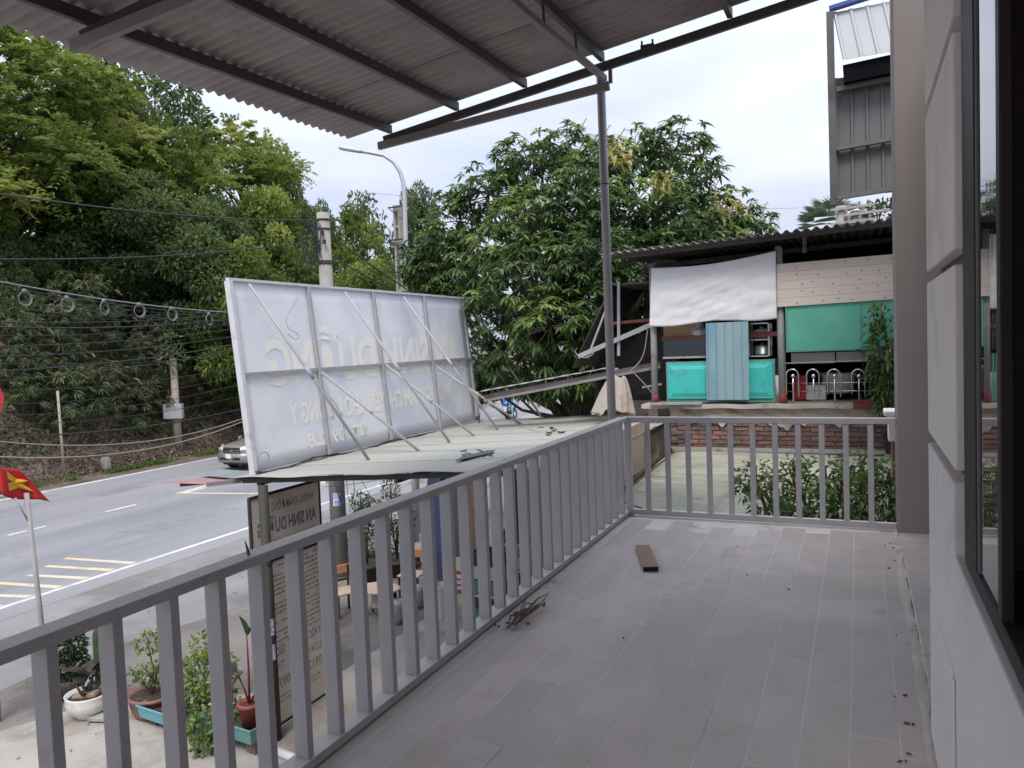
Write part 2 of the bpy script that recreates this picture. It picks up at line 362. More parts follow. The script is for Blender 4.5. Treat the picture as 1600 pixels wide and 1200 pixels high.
leaf_mat('leaf_forest', [(0.0, (0.050, 0.078, 0.024)), (0.35, (0.105, 0.155, 0.036)), (0.65, (0.165, 0.230, 0.046)), (0.9, (0.31, 0.37, 0.085)), (1.0, (0.42, 0.43, 0.13))], trans=0.45)
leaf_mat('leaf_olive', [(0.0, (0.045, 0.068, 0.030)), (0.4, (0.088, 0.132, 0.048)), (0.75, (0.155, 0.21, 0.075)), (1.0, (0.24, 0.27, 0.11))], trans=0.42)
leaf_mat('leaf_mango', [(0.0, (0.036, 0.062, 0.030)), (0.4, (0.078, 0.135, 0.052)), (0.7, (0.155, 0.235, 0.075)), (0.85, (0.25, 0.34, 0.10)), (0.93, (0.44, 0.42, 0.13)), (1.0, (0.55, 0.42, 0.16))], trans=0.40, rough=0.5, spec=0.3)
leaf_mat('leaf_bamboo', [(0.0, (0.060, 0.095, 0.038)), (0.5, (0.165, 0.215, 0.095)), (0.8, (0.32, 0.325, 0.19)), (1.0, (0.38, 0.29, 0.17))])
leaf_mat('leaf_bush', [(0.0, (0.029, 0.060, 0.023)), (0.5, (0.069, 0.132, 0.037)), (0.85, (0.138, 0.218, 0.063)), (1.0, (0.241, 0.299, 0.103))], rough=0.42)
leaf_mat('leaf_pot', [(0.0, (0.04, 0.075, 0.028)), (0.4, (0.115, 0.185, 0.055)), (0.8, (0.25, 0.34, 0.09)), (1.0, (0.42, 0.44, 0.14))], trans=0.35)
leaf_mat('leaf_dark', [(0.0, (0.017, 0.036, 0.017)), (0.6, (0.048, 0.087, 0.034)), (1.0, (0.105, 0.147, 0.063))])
leaf_mat('leaf_purple', [(0.0, (0.030, 0.022, 0.020)), (1.0, (0.075, 0.055, 0.045))], trans=0.1)
leaf_mat('leaf_grass', [(0.0, (0.05, 0.085, 0.022)), (0.5, (0.105, 0.175, 0.035)), (0.85, (0.17, 0.23, 0.055)), (1.0, (0.25, 0.20, 0.10))])
leaf_mat('leaf_brown', [(0.0, (0.08, 0.057, 0.042)), (0.5, (0.17, 0.128, 0.092)), (1.0, (0.30, 0.24, 0.18))], trans=0.15)
leaf_mat('leaf_palm', [(0.0, (0.10, 0.15, 0.08)), (1.0, (0.24, 0.31, 0.19))])

def glass_mat():
    mt = bpy.data.materials.new('window_glass'); mt.use_nodes = True
    n, l = mt.node_tree.nodes, mt.node_tree.links
    p = n['Principled BSDF']
    p.inputs['Base Color'].default_value = (0.02, 0.022, 0.026, 1)
    p.inputs['Roughness'].default_value = 0.03
    p.inputs['Specular IOR Level'].default_value = 0.6
    no = n.new('ShaderNodeTexNoise'); no.inputs['Scale'].default_value = 2.0
    b = n.new('ShaderNodeBump'); b.inputs['Strength'].default_value = 0.03; b.inputs['Distance'].default_value = 0.02
    l.new(no.outputs['Fac'], b.inputs['Height']); l.new(b.outputs['Normal'], p.inputs['Normal'])
    MATS['window_glass'] = mt
glass_mat()

# ------------------------------------------------------------------ builders
def V3(p): return np.array(p, float)
def unit(v):
    v = V3(v); return v / max(np.linalg.norm(v), 1e-9)

def smoothed(pts, n=3):
    pts = [V3(p) for p in pts]
    for _ in range(n):
        q = [pts[0]]
        for a, b in zip(pts[:-1], pts[1:]): q += [a * .75 + b * .25, a * .25 + b * .75]
        pts = q + [pts[-1]]
    return pts

class MB:
    def __init__(s): s.v, s.f = [], []
    def add(s, verts, faces):
        o = len(s.v)
        s.v.extend([tuple(map(float, p)) for p in verts])
        s.f.extend([tuple(i + o for i in f) for f in faces])
        return s
    def box(s, c, d, ax=None):
        """box with centre c, full sizes d, optional axes (3 unit vectors)"""
        a = ax if ax is not None else np.eye(3)
        h = V3(d) / 2; c = V3(c)
        vs = [c + a[0] * h[0] * i + a[1] * h[1] * j + a[2] * h[2] * k for k in (-1, 1) for j in (-1, 1) for i in (-1, 1)]
        return s.add(vs, [(0, 2, 3, 1), (4, 5, 7, 6), (0, 1, 5, 4), (2, 6, 7, 3), (0, 4, 6, 2), (1, 3, 7, 5)])
    def bb(s, lo, hi):
        lo, hi = V3(lo), V3(hi); return s.box((lo + hi) / 2, hi - lo)
    def beam(s, p, q, w, h, up=(0, 0, 1)):
        p, q = V3(p), V3(q); d = unit(q - p)
        sd = np.cross(d, up); sd = unit(sd) if np.linalg.norm(sd) > 1e-4 else np.array([1., 0, 0])
        u = np.cross(sd, d)
        return s.box((p + q) / 2, (np.linalg.norm(q - p), w, h), (d, sd, u))
    def tube(s, pts, r, n=8, cap=True):
        pts = [V3(p) for p in pts]; k = len(pts)
        rs = r if isinstance(r, (list, tuple, np.ndarray)) else [r] * k
        o = len(s.v); prev = None
        for i, p in enumerate(pts):
            d = unit(pts[min(i + 1, k - 1)] - pts[max(i - 1, 0)])
            if prev is None:
                a = np.cross(d, (0, 0, 1) if abs(d[2]) < 0.9 else (1, 0, 0))
            else:
                a = prev - d * np.dot(prev, d)
            a = unit(a); b = np.cross(d, a); prev = a
            for j in range(n):
                t = 2 * math.pi * j / n
                s.v.append(tuple(p + (a * math.cos(t) + b * math.sin(t)) * rs[i]))
        for i in range(k - 1):
            for j in range(n):
                j2 = (j + 1) % n
                s.f.append((o + i * n + j, o + i * n + j2, o + (i + 1) * n + j2, o + (i + 1) * n + j))
        if cap:
            s.f.append(tuple(o + j for j in reversed(range(n))))
            s.f.append(tuple(o + (k - 1) * n + j for j in range(n)))
        return s
    def lathe(s, c, prof, n=20, sy=1.0):
        """prof: (radius, z) from bottom outside, up and inside"""
        c = V3(c); o = len(s.v); k = len(prof)
        for r_, z_ in prof:
            for j in range(n):
                t = 2 * math.pi * j / n
                s.v.append((c[0] + r_ * math.cos(t), c[1] + sy * r_ * math.sin(t), c[2] + z_))
        for i in range(k - 1):
            for j in range(n):
                j2 = (j + 1) % n
                s.f.append((o + i * n + j, o + i * n + j2, o + (i + 1) * n + j2, o + (i + 1) * n + j))
        s.f.append(tuple(o + j for j in reversed(range(n))))
        s.f.append(tuple(o + (k - 1) * n + j for j in range(n)))
        return s
    def prism(s, poly, z0, z1):
        n = len(poly)
        vs = [(x, y, z0) for x, y in poly] + [(x, y, z1) for x, y in poly]
        return s.add(vs, [tuple(reversed(range(n))), tuple(range(n, 2 * n))] + [(i, (i + 1) % n, n + (i + 1) % n, n + i) for i in range(n)])
    def grid(s, fn, us, vs):
        nu, nv = len(us), len(vs)
        pts = [fn(u, v) for v in vs for u in us]
        return s.add(pts, [(j * nu + i, j * nu + i + 1, (j + 1) * nu + i + 1, (j + 1) * nu + i) for j in range(nv - 1) for i in range(nu - 1)])
    def build(s, name, mat, parent=None, smooth=False, bevel=0.0, solid=0.0, kind=None, origin=None):
        vs = np.array(s.v, float)
        lo, hi = vs.min(0), vs.max(0)
        o = V3(origin) if origin is not None else np.array([(lo[0] + hi[0]) / 2, (lo[1] + hi[1]) / 2, lo[2]])
        me = bpy.data.meshes.new(name)
        me.from_pydata((vs - o).tolist(), [], s.f)
        me.materials.append(MATS[mat])
        if smooth:
            me.polygons.foreach_set('use_smooth', [True] * len(me.polygons))
        ob = link(name, me, parent, o)
        if solid:
            md = ob.modifiers.new('thickness', 'SOLIDIFY'); md.thickness = solid; md.offset = 0
        if bevel:
            md = ob.modifiers.new('edges', 'BEVEL'); md.width = bevel; md.segments = 2; md.limit_method = 'ANGLE'
        if kind: ob['kind'] = kind
        return ob

def wloc(o):
    v = Vector((0, 0, 0))
    while o is not None:
        v = v + o.location; o = o.parent
    return v
def link(name, me, parent, o):
    """parents are only ever moved (never turned or scaled) before their children are made"""
    ob = bpy.data.objects.new(name, me)
    COL.objects.link(ob)
    if parent is not None:
        ob.parent = parent
        ob.location = Vector([float(a) for a in o]) - wloc(parent)
    else:
        ob.location = Vector([float(a) for a in o])
    return ob
def tag(o, label, cat, group=None):
    o['label'] = label; o['category'] = cat
    if group: o['group'] = group
    return o
def thing(name, label, cat, loc, group=None):
    e = bpy.data.objects.new(name, None)
    COL.objects.link(e)
    e.location = Vector([float(a) for a in loc])
    e.empty_display_size = 0.2
    return tag(e, label, cat, group)
def struct(o):
    o['kind'] = 'structure'; return o
def dup(o, parent, loc):
    c = o.copy(); COL.objects.link(c); c.parent = parent
    c.location = Vector([float(a) for a in loc]) - (wloc(parent) if parent else Vector((0, 0, 0)))
    return c
def dup_tree(root, loc, rotz=0.0, scale=(1, 1, 1), label=None):
    c = root.copy(); COL.objects.link(c)
    c.location = Vector([float(a) for a in loc]); c.rotation_euler = (0, 0, rotz); c.scale = scale
    if label: c['label'] = label
    for ch in root.children:
        d = ch.copy(); COL.objects.link(d); d.parent = c
        for g in ch.children:
            h = g.copy(); COL.objects.link(h); h.parent = d
    return c

def leaves(name, P, A, L, W, tone, mat, parent=None, seg=1, fold=0.25, jit=0.6, droop=0.0, kind='stuff', origin=None):
    """one mesh of many single leaves: P base points, A directions, L lengths, W widths"""
    P, A = np.asarray(P, float), np.asarray(A, float)
    n = len(P)
    L = np.broadcast_to(np.asarray(L, float), (n,))[:, None]; W = np.broadcast_to(np.asarray(W, float), (n,))[:, None]
    A = A / np.maximum(np.linalg.norm(A, axis=1, keepdims=True), 1e-9)
    up = np.array([0, 0, 1.0]) + jit * RNG.normal(size=(n, 3))
    S = np.cross(A, up); S /= np.maximum(np.linalg.norm(S, axis=1, keepdims=True), 1e-9)
    N = np.cross(S, A)
    if seg == 1:
        mid = P + A * L * 0.45 + N * W * fold
        vs = np.stack([P, mid + S * W / 2, P + A * L - np.array([0, 0, 1]) * L * droop, mid - S * W / 2], 1)
        k, faces_l, flen = 4, np.array([[0, 1, 2], [0, 2, 3]]), 3
        idx = (np.arange(n)[:, None, None] * k + faces_l[None]).reshape(-1)
        tot = np.full(n * 2, 3)
    else:
        m1 = P + A * L * 0.3 + N * W * fold; m2 = P + A * L * 0.68 + N * W * fold * 0.6 - np.array([0, 0, 1]) * L * droop * 0.45
        tip = P + A * L - np.array([0, 0, 1]) * L * droop
        c1 = P + A * L * 0.3; c2 = P + A * L * 0.68 - np.array([0, 0, 1]) * L * droop * 0.45
        vs = np.stack([P, m1 + S * W / 2, c1, m1 - S * W / 2, m2 + S * W * 0.42, c2, m2 - S * W * 0.42, tip], 1)
        k = 8
        fl = [(0, 1, 2), (0, 2, 3), (1, 4, 5, 2), (2, 5, 6, 3), (4, 7, 5), (5, 7, 6)]
        flat = np.concatenate([np.array(f) for f in fl])
        idx = (np.arange(n)[:, None] * k + flat[None]).reshape(-1)
        tot = np.tile(np.array([len(f) for f in fl]), n)
    vs = vs.reshape(-1, 3)
    if origin is None:
        lo, hi = vs.min(0), vs.max(0); origin = np.array([(lo[0] + hi[0]) / 2, (lo[1] + hi[1]) / 2, lo[2]])
    vs = vs - np.asarray(origin, float)
    me = bpy.data.meshes.new(name)
    me.vertices.add(len(vs)); me.vertices.foreach_set('co', vs.astype(np.float32).ravel())
    me.loops.add(len(idx)); me.loops.foreach_set('vertex_index', idx.astype(np.int32))
    me.polygons.add(len(tot))
    me.polygons.foreach_set('loop_start', np.concatenate([[0], np.cumsum(tot)[:-1]]).astype(np.int32))
    me.polygons.foreach_set('loop_total', tot.astype(np.int32))
    me.update(calc_edges=True); me.validate()
    a = me.attributes.new('tone', 'FLOAT', 'POINT')
    t = np.clip(np.broadcast_to(np.asarray(tone, float), (n,)), 0, 1)
    a.data.foreach_set('value', np.repeat(t, k).astype(np.float32))
    me.materials.append(MATS[mat])
    ob = link(name, me, parent, origin)
    if kind: ob['kind'] = kind
    return ob

def text(name, body, mat, height, origin, xdir, ydir, parent=None, thick=0.002, align='LEFT', bold=0.0, width=None):
    """flat lettering: origin = start of the baseline, xdir along the line, ydir up"""
    cu = bpy.data.curves.new(name, 'FONT')
    cu.body = body; cu.size = 1.0; cu.align_x = align; cu.offset = bold
    cu.fill_mode = 'FRONT'; cu.resolution_u = 3
    tmp = bpy.data.objects.new('tmp_text', cu)
    COL.objects.link(tmp)
    dg = bpy.context.evaluated_depsgraph_get()
    me = bpy.data.meshes.new_from_object(tmp.evaluated_get(dg))
    bpy.data.objects.remove(tmp); bpy.data.curves.remove(cu)
    n = len(me.vertices)
    if n == 0: return None
    co = np.zeros(n * 3, np.float32); me.vertices.foreach_get('co', co); co = co.reshape(-1, 3)
    h = 0.72
    sx = height / h
    if width: sx = width / max(co[:, 0].max() - co[:, 0].min(), 1e-6)
    w = co[:, :1] * sx * unit(xdir)[None] + co[:, 1:2] * (height / h) * unit(ydir)[None]
    me.vertices.foreach_set('co', w.astype(np.float32).ravel())
    me.materials.clear(); me.materials.append(MATS[mat]); me.update()
    o = link(name, me, parent, origin); o['kind'] = 'stuff'
    return o

# ================================================================== GROUND AND ROAD
ZG = -3.4
g = MB()
g.prism([(-400, -300), (400, -300), (400, 600), (-400, 600)], ZG - 0.5, ZG - 0.004)
struct(g.build('ground', 'yard_dirt'))
s_ = MB(); xs = np.linspace(-29.6, -15.3, 8); ys = np.linspace(-80, 420, 60)
s_.grid(lambda x, y: (x, y, ZG + 0.004), xs, ys)
struct(s_.build('road', 'asphalt'))
s_ = MB(); ys2 = np.linspace(-60, 160, 111)
s_.grid(lambda t, y: (-15.3 + t * (3.6 + 0.5 * math.sin(y * 0.7) + 0.25 * math.sin(y * 2.3)), y, ZG), np.linspace(0, 1, 4), ys2)
struct(s_.build('road_shoulder', 'shoulder'))

for (x0_, y0_, w_, l_) in ((-19.6, 15.2, 1.3, 3.6), (-26.2, 19.0, 1.0, 2.2), (-18.0, 24.0, 1.6, 2.8)):
    pm_ = MB(); pm_.add([(x0_, y0_, ZG + 0.006), (x0_ + w_, y0_ + .15, ZG + 0.006), (x0_ + w_ - .1, y0_ + l_, ZG + 0.006), (x0_ + .12, y0_ + l_ - .2, ZG + 0.006)], [(0, 1, 2, 3)])
    struct(pm_.build('road_patch', 'asphalt_patch'))
mk = MB(); mk.grid(lambda x, y: (x, y, ZG + 0.008), [-16.15, -15.99], np.linspace(-80, 300, 40))
struct(mk.build('road_edge_line', 'road_white'))
mk = MB(); mk.grid(lambda x, y: (x, y, ZG + 0.008), [-28.75, -28.55], np.linspace(-80, 300, 40))
struct(mk.build('road_edge_line', 'road_white'))
dash0 = None
for k in range(-4, 14):
    y0 = 14.0 + k * 3.2
    if dash0 is None:
        dm = MB(); dm.grid(lambda x, y: (x, y, ZG + 0.008), [-22.67, -22.54], [y0, y0 + 1.15])
        dash0 = struct(dm.build('lane_dash', 'road_white'))
    else:
        c = dash0.copy(); COL.objects.link(c); c.location = (-22.605, y0 + 0.575, ZG + 0.008)
# faded yellow hatch bars reaching in from the near edge line
for i, (ya, yb, ln) in enumerate([(12.77, 12.99, 2.2), (12.13, 12.39, 2.0), (11.46, 11.73, 1.7), (10.81, 11.06, 1.8), (10.15, 10.4, 1.1), (9.5, 9.75, 1.3), (8.85, 9.1, 1.5)]):
    hm = MB(); hm.add([(-16.2 - ln, ya - 0.07, ZG + 0.008), (-16.2, yb - 0.10, ZG + 0.008), (-16.2, yb + 0.10, ZG + 0.008), (-16.2 - ln, ya + 0.07, ZG + 0.008)], [(0, 1, 2, 3)])
    struct(hm.build('road_hatch', 'road_yellow'))
for pts in ([(-22.9, 20.2), (-19.0, 20.95), (-19.0, 21.15), (-22.9, 20.4)], [(-22.9, 20.45), (-22.6, 20.45), (-22.95, 22.9), (-23.15, 22.9)]):
    hm = MB(); hm.add([(x, y, ZG + 0.012) for x, y in pts], [(0, 1, 2, 3)])
    struct(hm.build('road_hatch', 'road_yellow'))

sl = MB()
sl.prism([(-10.9, -8), (-10.7, 6.1), (-10.3, 7.0), (-9.4, 7.9), (-8.3, 8.25), (-7.35, 8.9), (-7.25, 13.6), (-1.95, 13.6), (-1.95, -8)], ZG - 0.1, ZG + 0.06)
struct(sl.build('concrete_slab', 'slab', bevel=0.02))

# hillside beyond the road
def hill(x, y):
    t = -30.6 - x
    if t <= 0: return ZG
    w = 0.5 * math.sin(y * 0.31) + 0.35 * math.sin(y * 0.83 + 1.3) + 0.2 * math.sin(y * 1.9 + x)
    bank = 2.3 * (1 - math.exp(-t / 1.6)) * (1 + 0.12 * w)
    rise = 13.0 * (1 - math.exp(-max(t - 1.2, 0) / 13.0))
    far = 1.0 / (1.0 + math.exp((y - 62) / 9.0))
    return ZG + bank * (0.35 + 0.65 * far) + rise * far + 0.35 * w * min(1, t / 3)
hl = MB()
txs = -30.6 - np.concatenate([np.linspace(0, 4, 12), np.linspace(4.8, 20, 14), np.linspace(24, 90, 10)])
hl.grid(lambda x, y: (x, y, hill(x, y) + (0 if x >= -30.6 else 0.12 * RNG.normal() * min(1, (-30.6 - x)))), list(txs), list(np.linspace(-40, 150, 150)))
ho = struct(hl.build('hill', 'soil', smooth=True))
vg = MB()
vg.grid(lambda t, y: (-28.95 - 1.9 * t, y, ZG + 0.004 + 0.10 * t + 0.03 * math.sin(y * 3.1) * t), np.linspace(0, 1, 4), np.linspace(-40, 150, 160))
struct(vg.build('verge', 'soil', smooth=True))

# ================================================================== BALCONY
BX = -1.92
fl = MB()
fl.bb((-2.07, -4.0, -0.18), (0.26, 6.86, -0.0013))
floor = struct(fl.build('balcony_floor', 'grout', bevel=0.005))
TW, TL, GAP = 0.18, 0.60, 0.0065
tile_me = {}
for nm in ('tile', 'tile_warm', 'tile_cool'):
    b = MB(); b.box((0, 0, 0), (TW - GAP, TL - GAP, 0.012)); o = b.build('floor_tile', nm, floor, origin=(0, 0, -0.006)); tile_me[nm] = o.data
    bpy.data.objects.remove(o)
for ci in range(13):
    x0 = 0.125 - TW * ci - TW / 2
    wid = TW
    if x0 - TW / 2 < -1.895: continue
    off = [0.18, -0.4, 0.0, 0.22, -0.18][(ci * 2 + ci // 3) % 5]
    y = 6.66 + off - TL
    while y > -1.6:
        nm = random.choices(['tile', 'tile_warm', 'tile_cool'], [5, 4, 2])[0]
        yy0, yy1 = max(y, -1.6), min(y + TL, 6.62)
        o = bpy.data.objects.new('floor_tile', tile_me[nm]); COL.objects.link(o); o.parent = floor
        o.scale = (1, (yy1 - yy0 - GAP) / (TL - GAP), 1)
        o.location = Vector((x0, (yy0 + yy1) / 2, -0.0125 + random.uniform(-0.0003, 0.0003))) - floor.location
        o.rotation_euler = (random.uniform(-0.0008, 0.0008), random.uniform(-0.0008, 0.0008), 0)
        y -= TL
for y in np.arange(-1.5, 6.4, 0.6):     # narrow cut tiles along the wall side
    o = bpy.data.objects.new('floor_tile', tile_me[random.choice(['tile', 'tile_warm', 'tile_cool'])]); COL.objects.link(o); o.parent = floor
    o.scale = (0.60, 1, 1); o.location = Vector((0.178, y + 0.12, -0.0125)) - floor.location
# cement edge outside the bottom rail
ce = MB(); ce.bb((-2.06, -4.0, -0.0125), (-1.965, 6.85, 0.012)); ce.bb((-1.965, 6.775, -0.0125), (0.26, 6.85, 0.012))
struct(ce.build('balcony_kerb', 'mortar', bevel=0.008))
# mortar fillet and raised tile strip along the wall
mo = MB()
def fillet(t, y):
    w = 0.027 + 0.004 * math.sin(y * 5.1) + 0.003 * math.sin(y * 37) + 0.006 * math.sin(y * 13.7 + 1)
    return (0.232 + (t - 0.5) * w * 2 + 0.006 * math.sin(y * 3.3), y, -0.004 + 0.011 * math.sin(max(0.0, min(1, t)) * math.pi * 0.62) + 0.002 * math.sin(y * 61) * t)
mo.grid(fillet, list(np.linspace(0, 1, 6)), list(np.linspace(-1.5, 6.5, 140)))
struct(mo.build('mortar_fillet', 'mortar', smooth=True))
st = MB(); st.bb((0.262, 3.31, -0.18), (0.72, 6.9, 0.006))
strip = struct(st.build('threshold', 'grout'))
for k in range(12):
    b = MB(); b.bb((0.266, 3.32 + 0.275 * k, 0.004), (0.70, 3.32 + 0.275 * k + 0.271, 0.018))
    b.build('floor_tile', random.choice(['tile_cool', 'tile', 'tile_cool']), strip)

rail = thing('balcony_railing', 'grey painted steel balcony railing with square balusters, turning the corner', 'railing', (BX, 3.0, 0))
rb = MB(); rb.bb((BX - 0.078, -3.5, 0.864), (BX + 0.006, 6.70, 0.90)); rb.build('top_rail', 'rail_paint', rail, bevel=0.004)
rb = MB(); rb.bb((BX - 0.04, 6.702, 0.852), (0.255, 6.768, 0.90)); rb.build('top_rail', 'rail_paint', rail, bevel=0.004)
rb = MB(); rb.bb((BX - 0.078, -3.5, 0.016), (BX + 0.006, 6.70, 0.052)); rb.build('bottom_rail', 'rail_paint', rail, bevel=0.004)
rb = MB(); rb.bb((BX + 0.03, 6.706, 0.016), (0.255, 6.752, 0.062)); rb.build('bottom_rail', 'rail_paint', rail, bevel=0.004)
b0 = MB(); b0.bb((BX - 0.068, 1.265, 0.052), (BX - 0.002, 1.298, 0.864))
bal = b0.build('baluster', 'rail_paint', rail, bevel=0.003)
for k in range(-18, 28):
    if k == 0: continue
    y = 1.2815 + 0.1955 * k
    if y > 6.6: break
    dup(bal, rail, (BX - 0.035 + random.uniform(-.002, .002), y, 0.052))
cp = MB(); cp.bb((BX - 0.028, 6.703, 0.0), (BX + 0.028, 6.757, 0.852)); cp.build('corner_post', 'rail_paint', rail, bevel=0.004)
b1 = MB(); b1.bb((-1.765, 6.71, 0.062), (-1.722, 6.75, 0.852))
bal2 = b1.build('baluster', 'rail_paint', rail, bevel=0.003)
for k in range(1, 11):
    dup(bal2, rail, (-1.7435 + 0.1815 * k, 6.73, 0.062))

# ------------------------------------------------------------------ house wall on the right
WX = 0.27
house = thing('house', 'white rendered house wall with grooved panels and dark framed window', 'house', (3.0, 0, ZG))
hb = MB()
hb.bb((WX + 0.012, -6, 0.0), (6.0, 0.30, 4.3)); hb.bb((WX + 0.012, 0.30, 0.0), (6.0, 2.34, 0.96)); hb.bb((WX + 0.012, 0.30, 3.3), (6.0, 2.34, 4.3)); hb.bb((1.0, 0.30, 0.96), (6.0, 2.34, 3.3))
hb.bb((WX + 0.012, 2.34, 0.0), (6.0, 3.30, 4.3)); hb.bb((0.74, 3.30, 0.0), (6.0, 7.2, 4.3))
hb.bb((-1.7, -6, ZG - 0.1), (6.0, 6.7, -0.18)); hb.bb((0.26, -6, -0.18), (6.0, 7.2, 0.0))
hb.build('wall', 'groove_brown', house)
zz = [0.03, 0.60, 1.185, 1.79, 2.405, 3.01, 3.62, 4.2]
for i in range(len(zz) - 1):
    b = MB()
    gtop = 0.008 if i in (0,) else 0.022
    b.bb((WX - 0.035, 2.40 if i > 1 else 2.46, zz[i] + (0.006 if i == 1 else 0.02 if i else 0)), (WX + 0.012, 3.305, zz[i + 1] - gtop))
    b.build('wall_panel', 'white_wall', house, bevel=0.006)
b = MB(); b.bb((WX - 0.034, -6, 0.03), (WX + 0.012, 2.455, 0.955)); b.build('wall_panel', 'white_wall', house, bevel=0.005)
b = MB(); b.bb((WX - 0.042, 2.44, 0.06), (WX - 0.0352, 2.475, 0.60)); b.build('wall_bead', 'white_wall', house, bevel=0.003)
# window: fixed glazed strip, then an open dark bay
wf = MB()
wf.bb((0.250, 2.12, 1.005), (0.30, 2.34, 3.3)); wf.bb((0.250, 0.30, 0.965), (0.30, 2.34, 1.005)); wf.bb((0.250, 0.30, 3.26), (0.30, 2.12, 3.3))
win = wf.build('window', 'window_frame', house, bevel=0.003)
b = MB(); b.bb((0.2535, 2.108, 1.005), (0.29, 2.12, 3.26)); b.build('frame_bead', 'rubber_seal', win)
b = MB(); b.bb((0.257, 1.822, 1.005), (0.262, 2.108, 3.26)); b.build('pane', 'window_glass', win)
b = MB(); b.bb((0.2535, 1.812, 1.005), (0.275, 1.822, 3.26)); b.build('frame_bead', 'rubber_seal', win)
b = MB(); b.bb((0.252, 1.77, 1.005), (0.275, 1.812, 3.26)); b.build('stile', 'window_frame', win, bevel=0.003)
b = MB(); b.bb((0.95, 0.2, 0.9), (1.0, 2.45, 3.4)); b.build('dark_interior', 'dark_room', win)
# end pillar beyond the recess
b = MB(); b.bb((0.262, 6.60, 0.0), (0.80, 7.15, 4.3)); b.build('end_pillar', 'pillar_paint', house, bevel=0.006)

# ------------------------------------------------------------------ canopy overhead
def cz(x, y): return 3.83 + 0.134 * (x + 4.86) + 0.034 * (y - 6.83)
can = thing('balcony_canopy', 'corrugated cement sheet canopy over the balcony on dark steel purlins and a grey post', 'canopy', (-2.1, 6.85, 0))
PITCHC = 0.112
sheet_w = PITCHC * 9
y1 = 6.83
k = 0
while y1 > -3.2:
    y0 = y1 - sheet_w
    ys_ = np.linspace(y0 - 0.056, y1, 96)
    xs_ = [-4.86 + 0.012 * math.sin(k * 2.1), -3.2, -1.5, 0.25]
    cs = MB()
    cs.grid(lambda x, y: (x, y, cz(x, y) + 0.0175 * math.cos((y - 6.83) / PITCHC * 2 * math.pi) + 0.009 * (k % 2)), xs_, list(ys_))
    cs.build('roof_sheet', 'fibro_sheet', can, smooth=True, solid=0.006)
    y1 = y0; k += 1
for x in (-4.34, -3.56, -2.83, -2.07, -0.95, -0.2):
    p = MB(); zt = cz(x, 6.8) - 0.021; zb = cz(x, -3.2) - 0.021
    p.beam((x, 6.80, zt - 0.042), (x, -3.2, zb - 0.042), 0.045, 0.08); p.build('purlin', 'canopy_steel', can, bevel=0.003)
def bz(x, y): return cz(x, y) - 0.15
for y in (6.80, 3.42, 0.0):
    p = MB(); p.beam((-4.42, y, bz(-4.42, y)), (0.24, y, bz(0.24, y)), 0.045, 0.075); p.build('rafter', 'canopy_steel', can, bevel=0.003)
    p = MB(); p.beam((-4.46, y - 0.048, bz(-4.46, y) - 0.06), (-2.0, y - 0.048, cz(-4.46, y) - 0.10 + 0.08), 0.045, 0.075); p.build('chord', 'chord_steel', can, bevel=0.003)
    pm = MB(); pm.beam((-3.1, y, bz(-3.1, y) - 0.03), (-3.1, y, cz(-4.46, y) - 0.05), 0.03, 0.03, (1, 0, 0)) if y < 6 else pm.beam((-2.0, y, bz(-2.0, y)), (-2.0, y, 3.9), 0.03, 0.03, (1, 0, 0))
    pm.build('strut', 'chord_steel', can)
ps = MB(); ps.tube([(-2.105, 6.86, 0.012), (-2.105, 6.86, 2.5), (-2.11, 6.86, 4.02)], 0.039, 16); post = ps.build('post', 'post_steel', can, smooth=True)
ps = MB(); ps.tube([(-2.106, 6.86, 3.02), (-2.106, 6.86, 3.03)], 0.041, 16); ps.build('weld_ring', 'canopy_steel', post, smooth=True)
ps = MB(); ps.bb((-2.2, 6.78, 0.002), (-2.0, 6.95, 0.012)); ps.build('foot_plate', 'post_steel', post)
lb = MB(); lb.beam((-2.03, 6.72, 3.92), (-2.03, 3.47, 3.77), 0.045, 0.05); lb.build('tie_beam', 'chord_steel', can, bevel=0.003)
for y in (6.0, 5.3, 4.6):
    h = MB(); h.tube([(-2.045, y, cz(-2.04, y) - 0.11), (-2.04, y, 3.92 - 0.046 * (6.72 - y) + 0.02)], 0.010, 6); h.build('hanger', 'canopy_steel', can)
br = MB(); br.bb((-1.72, 6.80, cz(-1.7, 6.8) - 0.105), (-1.60, 6.815, cz(-1.7, 6.8) - 0.075)); br.bb((-1.715, 6.80, cz(-1.7, 6.8) - 0.075), (-1.70, 6.815, cz(-1.7, 6.8) - 0.04)); br.bb((-1.62, 6.80, cz(-1.7, 6.8) - 0.075), (-1.605, 6.815, cz(-1.7, 6.8) - 0.04))
br.build('bracket', 'canopy_steel', can)

